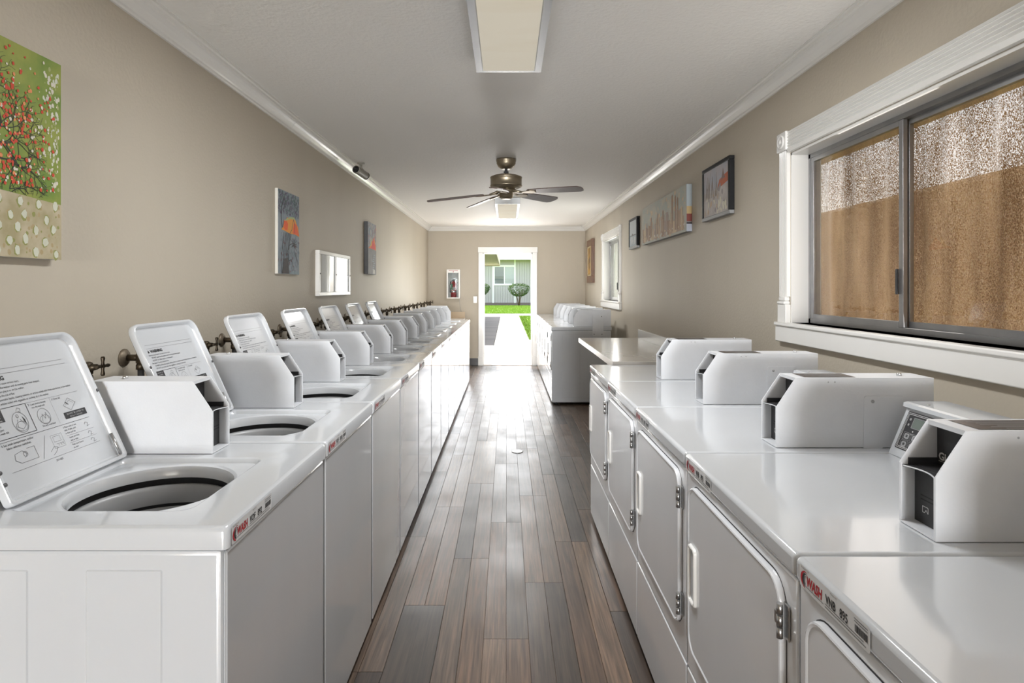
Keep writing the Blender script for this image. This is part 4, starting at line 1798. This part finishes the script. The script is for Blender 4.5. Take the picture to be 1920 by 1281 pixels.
picture('flame_canvas', 'grey canvas with a red and yellow flame-like flower, beside the notice frame', (-WX, 6.11, 1.582), R(90), cw, ch, .04,
        (fl, [pm('paint_flame', (.74, .16, .01)), pm('paint_flame_red', (.72, .03, .01)), pm('paint_flame_yellow', (.75, .45, .03)), pm('paint_pearl', (.55, .53, .50)),
              pm('paint_sky', (.30, .38, .46)), pm('paint_rose', (.42, .28, .28)), pm('paint_ash', (.18, .175, .175), col2=(.26, .25, .25), nscale=12), pm('paint_coral', (.62, .24, .20))]),
        pm('paint_dusk', (.28, .33, .38), col2=(.42, .40, .42), nscale=9), edge='black')

# white two-pane notice frame
t = thing('notice_frame', 'white two-pane notice frame on the wall between the two flower canvases', 'frame', (-WX, 4.55, 1.378), R(90))
w, h, d = .895, .352, .035
for nm, b in (('frame_rail', (0, w, 0, .03)), ('frame_rail', (0, w, h - .03, h)), ('frame_stile', (0, .03, .03, h - .03)), ('frame_stile', (w - .03, w, .03, h - .03)),
              ('mullion', (w / 2 - .014, w / 2 + .014, .03, h - .03))):
    bm = N()
    bx(bm, b[0], b[1], -d, 0, b[2], b[3], .003, 1)
    obj(nm, bm, 'trim', t)
bm = N()
bx(bm, .03, w - .03, -.010, -.003, .03, h - .03)
obj('backing', bm, 'paper', t)
fl = Flat()
fl.rect(w / 2 + .03, .05, w - .05, .18, 0)
for k in range(6):
    fl.rect(w / 2 + .04, .06 + k * .018, w - .07, .066 + k * .018, 1)
bm = N()
fl.add(bm, lambda u, v: (u, -.0106, v))
obj('notice_sheet', bm, ['grey', 'paper'], t)
for xa, xb in ((.03, w / 2 - .014), (w / 2 + .014, w - .03)):
    bm = N()
    bx(bm, xa, xb, -.026, -.023, .03, h - .03)
    obj('pane', bm, 'glassdim', t)
for px in (.015, w / 2, w - .015):
    bm = N()
    lathe(bm, [(.006, 0), (.006, .003), (.002, .004)], 10, along((px, -d, h * .49), (px, -1, h * .49)))
    obj('lock', bm, 'darkgrey', t)

# snowy village in a black frame
cw, ch = .535, .375
fl = Flat()
fw = .026
fl.rect(fw, .20, cw - fw, ch - fw, 0)
fl.poly([(fw, fw), (cw - fw, fw), (cw - fw, .20), (.36, .22), (.20, .18), (fw, .20)], 1)
fl.poly([(.30, .19), (.50, .22), (.50, .28), (.42, .27), (.34, .25)], 2)
fl.poly([(.34, .24), (.38, .25), (.41, .32), (.43, .27), (.45, .25)], 3)
fl.poly([(.30, .19), (.36, .23), (.37, .20), (.34, .17)], 4)
for i in range(26):
    x = rs.uniform(.03, .30)
    fl.line([(x, .15), (x + rs.uniform(-.03, .03), rs.uniform(.22, .33))], .004, 5)
for i in range(34):
    fl.blob(rs.uniform(.05, .48), rs.uniform(.04, .18), rs.uniform(.005, .018), rs.choice((1, 6, 4, 7)), 7, 1.5)
for i in range(14):
    fl.blob(rs.uniform(.33, .49), rs.uniform(.03, .09), rs.uniform(.01, .02), 6, 7)
picture('village_print', 'black-framed print of a snowy village with a red roof, nearest the large window', (WX, 4.36, 1.918), R(-90), cw, ch, .035,
        (fl, [pm('print_sky', (.40, .42, .48), col2=(.50, .44, .44), nscale=6), pm('print_snow', (.52, .48, .46), col2=(.42, .38, .36), nscale=14), pm('print_roof', (.48, .13, .06)),
              pm('print_tower', (.24, .16, .14)), pm('print_grey', (.30, .26, .26)), pm('print_twig', (.26, .20, .15)), pm('print_cream', (.66, .62, .50)), pm('print_tan', (.48, .36, .26))]),
        pm('print_base', (.48, .46, .46)), frame=('frameblack', fw, 'framegrey'))

# long skyline canvas
cw, ch = 1.52, .375
fl = Flat()
rs = random.Random(23)
for i in range(60):
    fl.blob(rs.uniform(.03, cw - .03), rs.uniform(.22, ch - .015), rs.uniform(.012, .04), rs.choice((0, 0, 1, 2)), 8, .7)
x = .02
while x < cw - .10:
    bw = rs.uniform(.03, .085)
    bh = rs.uniform(.12, .23)
    fl.rect(x, .02, min(x + bw, cw - .01), bh, rs.choice((3, 4, 5, 2)))
    x += bw * rs.uniform(.6, 1.1)
for xx, hh, ww in ((1.10, .355, .045), (1.20, .335, .040), (1.27, .31, .034), (.62, .26, .04), (.80, .265, .045), (.36, .25, .045)):
    fl.poly([(xx, .04), (xx + ww, .04), (xx + ww, hh - .02), (xx + ww * .5, hh), (xx, hh - .02)], 4)
for i in range(70):
    xx = rs.uniform(.03, cw - .04)
    fl.rect(xx, rs.uniform(.02, .12), xx + rs.uniform(.004, .012), rs.uniform(.14, .22), rs.choice((2, 3, 6, 5)))
for i in range(50):
    fl.blob(rs.uniform(.03, cw - .04), rs.uniform(.01, .08), rs.uniform(.01, .03), rs.choice((2, 3, 6)), 7, .5)
sk = picture('skyline_canvas', 'long pale canvas of a hazy city skyline', (WX, 4.70 + cw, 1.885), R(-90), cw, ch, .047,
             (fl, [pm('sky_teal', (.41, .44, .39)), pm('sky_cream', (.54, .49, .38)), pm('city_cream', (.62, .47, .29)), pm('city_sand', (.44, .29, .18)), pm('city_brown', (.30, .16, .08)),
                   pm('city_mauve', (.36, .26, .21)), pm('city_pale', (.60, .56, .48))]),
             pm('sky_base', (.48, .46, .38), col2=(.40, .42, .38), nscale=5), edge='framegrey')
# the print wraps round the near edge of the stretched canvas
bm = N()
fl = Flat()
fl.rect(.002, .002, .044, .060, 3)
fl.rect(.002, .060, .044, .075, 2)
fl.rect(.002, .079, .044, .140, 1)
fl.rect(.002, .140, .044, .200, 4)
fl.rect(.002, .200, .044, ch - .003, 0)
fl.add(bm, lambda u, v: (cw + .0006, -.046 + u, v))
obj('wrapped_edge', bm, [pm('edge_sky', (.30, .34, .36)), pm('edge_red', (.17, .03, .02)), pm('edge_dark', (.03, .02, .02)), pm('edge_blue', (.34, .36, .42)), pm('edge_amber', (.42, .30, .14))], sk)

# small framed seascape
cw, ch = .43, .345
fl = Flat()
fw = .028
fl.rect(fw, .16, cw - fw, ch - fw, 0)
fl.rect(fw, fw, cw - fw, .16, 1)
fl.poly([(.06, .155), (.14, .150), (.18, .175), (.24, .155), (.30, .160), (.38, .150), (.38, .145), (.06, .145)], 2)
for i in range(30):
    xx = rs.uniform(.05, .33)
    fl.rect(xx, rs.uniform(.04, .14), xx + .04, rs.uniform(.04, .14) * 0 + .045 + rs.uniform(0, .09), rs.choice((3, 3, 0)))
picture('seascape_print', 'small black-framed pale seascape print beside the skyline canvas', (WX, 6.98, 1.885), R(-90), cw, ch, .035,
        (fl, [pm('sea_sky', (.52, .56, .58)), pm('sea_water', (.40, .46, .49)), pm('sea_rock', (.18, .17, .17)), pm('sea_foam', (.58, .60, .60))]),
        pm('sea_base', (.50, .54, .56)), frame=('frameblack', fw, 'framegrey'))

# tall wooden frame with a golden picture
cw, ch = .62, .735
t = picture('golden_painting', 'deep brown wooden frame with a golden abstract picture, beside the small window', (WX, 10.53, 1.528), R(-90), cw, ch, .05,
            None, pm('gold_paint', (.46, .24, .03), col2=(.09, .06, .04), nscale=7), frame=('framewood', .115, None))
bm = N()
for b in ((.115, .14, .115, ch - .115), (cw - .14, cw - .115, .115, ch - .115), (.14, cw - .14, .115, .14), (.14, cw - .14, ch - .14, ch - .115)):
    bx(bm, b[0], b[1], -.052, -.044, b[2], b[3])
obj('gold_liner', bm, 'gold', t)

# ------------------------------------------------------------------ fire extinguisher cabinet, switch, cord, floor cap
t = thing('extinguisher_cabinet', 'white wall cabinet with glass front holding the fire extinguisher', 'cabinet', (-.98, YB, 1.245))
w, h, d = .122, .535, .12
bm = N()
bx(bm, -w, -w + .006, -d, 0, 0, h)
bx(bm, w - .006, w, -d, 0, 0, h)
bx(bm, -w, w, -d, 0, 0, .006)
bx(bm, -w, w, -d, 0, h - .006, h)
bx(bm, -w, w, -.008, 0, 0, h)
obj('cabinet_body', bm, 'trim', t)
bm = N()
for b in ((-w, -w + .026, 0, h), (w - .026, w, 0, h), (-w + .026, w - .026, 0, .022), (-w + .026, w - .026, h - .062, h)):
    bx(bm, b[0], b[1], -d - .012, -d, b[2], b[3], .002, 1)
cd = obj('cabinet_door', bm, 'trim', t)
bm = N()
bx(bm, -w + .026, w - .026, -d - .006, -d - .003, .022, h - .062)
obj('glass_pane', bm, 'glassdim', cd)
bm = N()
fl = Flat()
fl.text('FIRE EXTINGUISHER', 0, h - .026, .0195, 0, .95, 0, .02, 'CENTER')
fl.poly([(-.010, h - .034), (.010, h - .034), (.006, h - .052), (-.006, h - .052)], 0)
fl.add(bm, lambda u, v: (u, -d - .0128, v))
obj('lettering', bm, 'red_ink', cd)

t = thing('fire_extinguisher', 'red fire extinguisher behind glass in the white wall cabinet', 'fire extinguisher', (-.98, YB - .062, 1.254))
bm = N()
lathe(bm, [(.01, 0), (.048, .001), (.052, .010), (.052, .245), (.046, .275), (.028, .296), (.018, .302), (.018, .312)], 24)
obj('cylinder', bm, 'red', t)
bm = N()
lathe(bm, [(.0525, .105), (.0525, .130), (.0524, .131)], 24, caps=False)
lathe(bm, [(.020, .310), (.020, .335), (.008, .338)], 14)
bx(bm, -.012, .055, -.008, .008, .352, .362, .002, 1)
bx(bm, -.010, .045, -.008, .008, .328, .337, .002, 1)
bx(bm, -.055, -.02, -.007, .007, .338, .346, .002, 1)
obj('valve_head', bm, 'steel', t)
bm = N()
tube(bm, [(-.018, 0, .322), (-.052, -.02, .300), (-.064, -.030, .22), (-.062, -.034, .10)], .008, 8)
obj('hose', bm, 'hose', t)
bm = N()
bx(bm, -.052, -.012, -.060, -.0565, .15, .265)
obj('inspection_tag', bm, 'green', t)
bm = N()
pts = [(0, -.0535, .06), (.02, -.0500, .05)]
lathe(bm, [(.0530, .030), (.0530, .075)], 24, caps=False)
obj('paper_band', bm, 'red_ink', t)
bm = N()
bx(bm, -.004, .026, -.0575, -.054, .14, .205)
obj('instruction_label', bm, 'paper', t)

t = thing('light_switch', 'white light switch plate on the wall beside the door casing', 'light switch', (-.585, YB, 1.222))
bm = N()
bx(bm, -.036, .036, -.007, 0, -.062, .062, .003, 2)
obj('switch_plate', bm, 'trim', t)
bm = N()
bx(bm, -.006, .006, -.016, -.006, -.010, .014, .002, 1)
obj('toggle', bm, 'trim', t)

bm = N()
tube(bm, [(-.872, YB - .006, 1.245), (-.874, YB - .006, 1.15), (-.862, YB - .006, 1.08), (-.845, YB - .006, 1.00)], .003, 6)
tag(obj('cable', bm, 'grey'), 'thin grey cable dangling on the wall below the extinguisher cabinet', 'cable')

bm = N()
lathe(bm, [(.05, 0.0005), (.05, .003), (.044, .0045), (.012, .0045), (.010, .003), (.001, .003)], 28, Matrix.Translation((.094, 5.25, 0)))
tag(obj('floor_cap', bm, 'steel'), 'round metal cleanout cap set in the plank floor of the aisle', 'floor cap')

# ------------------------------------------------------------------ outside the doorway
bm = N()
bx(bm, -40, 40, YF - 30, 110, -.30, -.045)
g = struct('ground', bm, 'soil', 'lawn ground')

bm = N()
bx(bm, -.32, .625, 11.25, 31.4, -.10, -.020)
sw = struct('sidewalk', bm, 'concrete', 'straight concrete path from the doorway')
joints = [11.27, 12.6, 14.05, 15.5, 17.1, 18.7, 20.3, 21.9, 23.5, 25.1, 26.7, 28.3, 29.9, 31.38]
for a, b in zip(joints[:-1], joints[1:]):
    bm = N()
    bx(bm, -.318, .622, a + .006, b - .006, -.03, 0, .004, 1)
    obj('slab', bm, 'concrete', sw)
bm = N()
bx(bm, -9, 9, 27.6 + 3.8, 33.2, -.08, -.016)
cw_ = struct('cross_path', bm, 'concrete', 'concrete path crossing before the lawn')
for k in range(9):
    bm = N()
    bx(bm, -8 + k * 1.8 + .006, -6.2 + k * 1.8 - .006, 31.41, 33.19, -.03, 0, .004, 1)
    obj('slab', bm, 'concrete', cw_)
bm = N()
bx(bm, -4, -.325, 11.25, 15.0, -.10, -.002, .004, 1)
bx(bm, .63, 4, 11.25, 16.6, -.10, -.002, .004, 1)
struct('landing', bm, 'concrete', 'concrete landing outside the doorway')
bm = N()
bx(bm, -9, -.33, 15.02, 30.2, -.10, -.006)
struct('carport_pavement', bm, 'asphalt', 'shaded asphalt under the carport')
bm = N()
bx(bm, -9, -.33, 30.2, 31.39, -.10, -.003)
struct('carport_apron', bm, 'concrete', 'concrete strip past the asphalt')

# grass
rs = random.Random(2)
vs, fs = [], []


def blades(n, x0, x1, y0, y1, hh):
    for i in range(n):
        x, y = rs.uniform(x0, x1), rs.uniform(y0, y1)
        a = rs.uniform(0, PI)
        w = rs.uniform(.012, .028)
        hgt = hh * rs.uniform(.6, 1.2)
        lx, ly = rs.uniform(-.03, .03), rs.uniform(-.03, .03)
        b = len(vs)
        vs.extend([(x - w * math.cos(a), y - w * math.sin(a), -.046), (x + w * math.cos(a), y + w * math.sin(a), -.046), (x + lx, y + ly, -.045 + hgt)])
        fs.append((b, b + 1, b + 2))


blades(9000, .66, 3.2, 16.65, 31.3, .07)
blades(15000, -4, 5, 33.3, 48.4, .10)
me = bpy.data.meshes.new('lawn_grass')
me.from_pydata(vs, [], fs)
me.materials.append(M['grass'])
go = bpy.data.objects.new('lawn_grass', me)
COL.objects.link(go)
tag(go, 'short bright green lawn grass outside the doorway', 'grass')
go['kind'] = 'stuff'

# carport roof over the asphalt
t = thing('carport', 'tan carport roof over the shaded asphalt beside the path', 'carport', (-3.4, 23, 0))
bm = N()
bx(bm, -4.0, 3.03, -8.5, 8.2, 2.62, 2.80)
obj('roof_deck', bm, 'soffit', t)
bm = N()
bx(bm, 3.03, 3.06, -8.5, 8.2, 2.58, 2.84)
bx(bm, -4.0, 3.06, 8.2, 8.23, 2.58, 2.84)
bx(bm, -4.0, 3.06, -8.53, -8.5, 2.58, 2.84)
obj('fascia', bm, 'soffit', t)
for px in (-2.6,):
    for py in (-7, 0, 7):
        bm = N()
        bx(bm, px - .06, px + .06, py - .06, py + .06, 0, 2.62)
        obj('post', bm, 'soffit', t)

# roof eave over the doorway itself
bm = N()
bx(bm, -6, 6, 11.25, 12.0, 2.70, 2.82)
bx(bm, WX + .15, 2.58, YF - 1, 11.25, 2.45, 2.55)
struct('roof_eave', bm, 'soffit', 'eave of the laundry building')

# building across the lawn
BY = 52.0
t = thing('apartment_building', 'grey sided building with white trim and window across the lawn', 'building', (0, BY, 0))
bm = N()
bx(bm, -10, 10, .05, 8, 0, 4.4)
obj('wall_body', bm, 'siding', t)
bm = N()
x = -10
while x < 10:
    bx(bm, x + .008, x + .202, .0, .05, .16, 4.2)
    x += .21
sd = obj('siding', bm, 'siding', t)
sd['kind'] = 'stuff'
bm = N()
bx(bm, -10, 10, -.03, .05, -.05, .16)
obj('foundation', bm, 'skirt', t)
bm = N()
bx(bm, -10.6, 10.6, -.95, -.90, 3.86, 4.45)
obj('fascia', bm, 'extwhite', t)
bm = N()
prism(bm, [(-.98, 4.40), (4, 5.9), (9, 4.40)], 'x', -10.6, 10.6)
obj('roof', bm, 'roof', t)
bm = N()
bx(bm, -10.6, 10.6, -.9, .0, 4.35, 4.40)
obj('soffit', bm, 'extwhite', t)
for px in (.72, -1.18):
    bm = N()
    bx(bm, px - .065, px + .065, -.05, 0, .14, 4.35)
    obj('corner_trim', bm, 'extwhite', t)
for wx in (-.20, 5.2, -5.6):
    bm = N()
    for b in ((-.94, .94, 3.27, 3.42), (-.94, .94, 1.66, 1.80), (-.94, -.84, 1.80, 3.27), (.84, .94, 1.80, 3.27)):
        bx(bm, wx + b[0], wx + b[1], -.06, 0, b[2], b[3])
    f = obj('window_surround', bm, 'extwhite', t)
    bm = N()
    bx(bm, wx - .04, wx + .04, -.045, 0, 1.80, 3.27)
    obj('mullion', bm, 'extwhite', f)
    bm = N()
    bx(bm, wx - .84, wx - .04, -.008, -.002, 1.80, 3.27)
    obj('blind', bm, 'grey', f)
    bm = N()
    bx(bm, wx + .04, wx + .84, -.008, -.002, 1.80, 3.27)
    obj('blind', bm, 'extwhite', f)
    bm = N()
    bx(bm, wx - .84, wx - .04, -.022, -.018, 1.80, 3.27)
    bx(bm, wx + .04, wx + .84, -.022, -.018, 1.80, 3.27)
    obj('pane', bm, 'glassdim', f)


def shrub(x, y, rx, rz, zc, label, seed):
    rr = random.Random(seed)
    t = thing('shrub', label, 'shrub', (x, y, 0), 0)
    bm = N()
    for k in range(7):
        a = rr.uniform(0, 2 * PI)
        e = Vector((rx * .55 * math.cos(a), rx * .45 * math.sin(a), zc + rr.uniform(-.1, .2)))
        tube(bm, [(.05 * math.cos(a), .05 * math.sin(a), -.05), Vector((.12 * math.cos(a), .12 * math.sin(a), .45)), e * .7 + Vector((0, 0, .25)), e], [.04, .03, .022, .01], 6)
    obj('stem', bm, 'bark', t)
    bm = N()
    for i in range(2600):
        while True:
            p = Vector((rr.uniform(-1, 1), rr.uniform(-1, 1), rr.uniform(-1, 1)))
            if .35 < (abs(p.x) ** 3 + abs(p.y) ** 3 + abs(p.z) ** 3) < 1:
                break
        s = .62 + .38 * min(1, (p.z + 1) * .9)
        c = Vector((p.x * rx * s, p.y * rx * .8 * s, zc + p.z * rz))
        q = Matrix.Rotation(rr.uniform(0, 6.3), 4, 'Z') @ Matrix.Rotation(rr.uniform(-1.2, 1.2), 4, 'X')
        l = rr.uniform(.035, .06)
        pts = [q @ Vector(v) for v in ((-l, 0, 0), (0, -l * .55, .008), (l, 0, 0), (0, l * .55, .008))]
        bm.faces.new([bm.verts.new(c + v) for v in pts])
    f = obj('foliage', bm, 'leaf', t)
    f['kind'] = 'stuff'
    return t


shrub(1.02, 49.6, .92, .55, 1.27, 'flat-topped green shrub on several stems before the window wall', 4)
shrub(-2.15, 49.6, .78, .50, 1.32, 'rounded green shrub partly hidden by the door casing', 9)

# neighbouring stucco wall outside the side windows
bm = N()
bx(bm, 6.2, 6.4, YF - 3, 14, -.05, 2.92)
struct('garden_wall', bm, 'stucco', 'stucco wall outside the side windows')
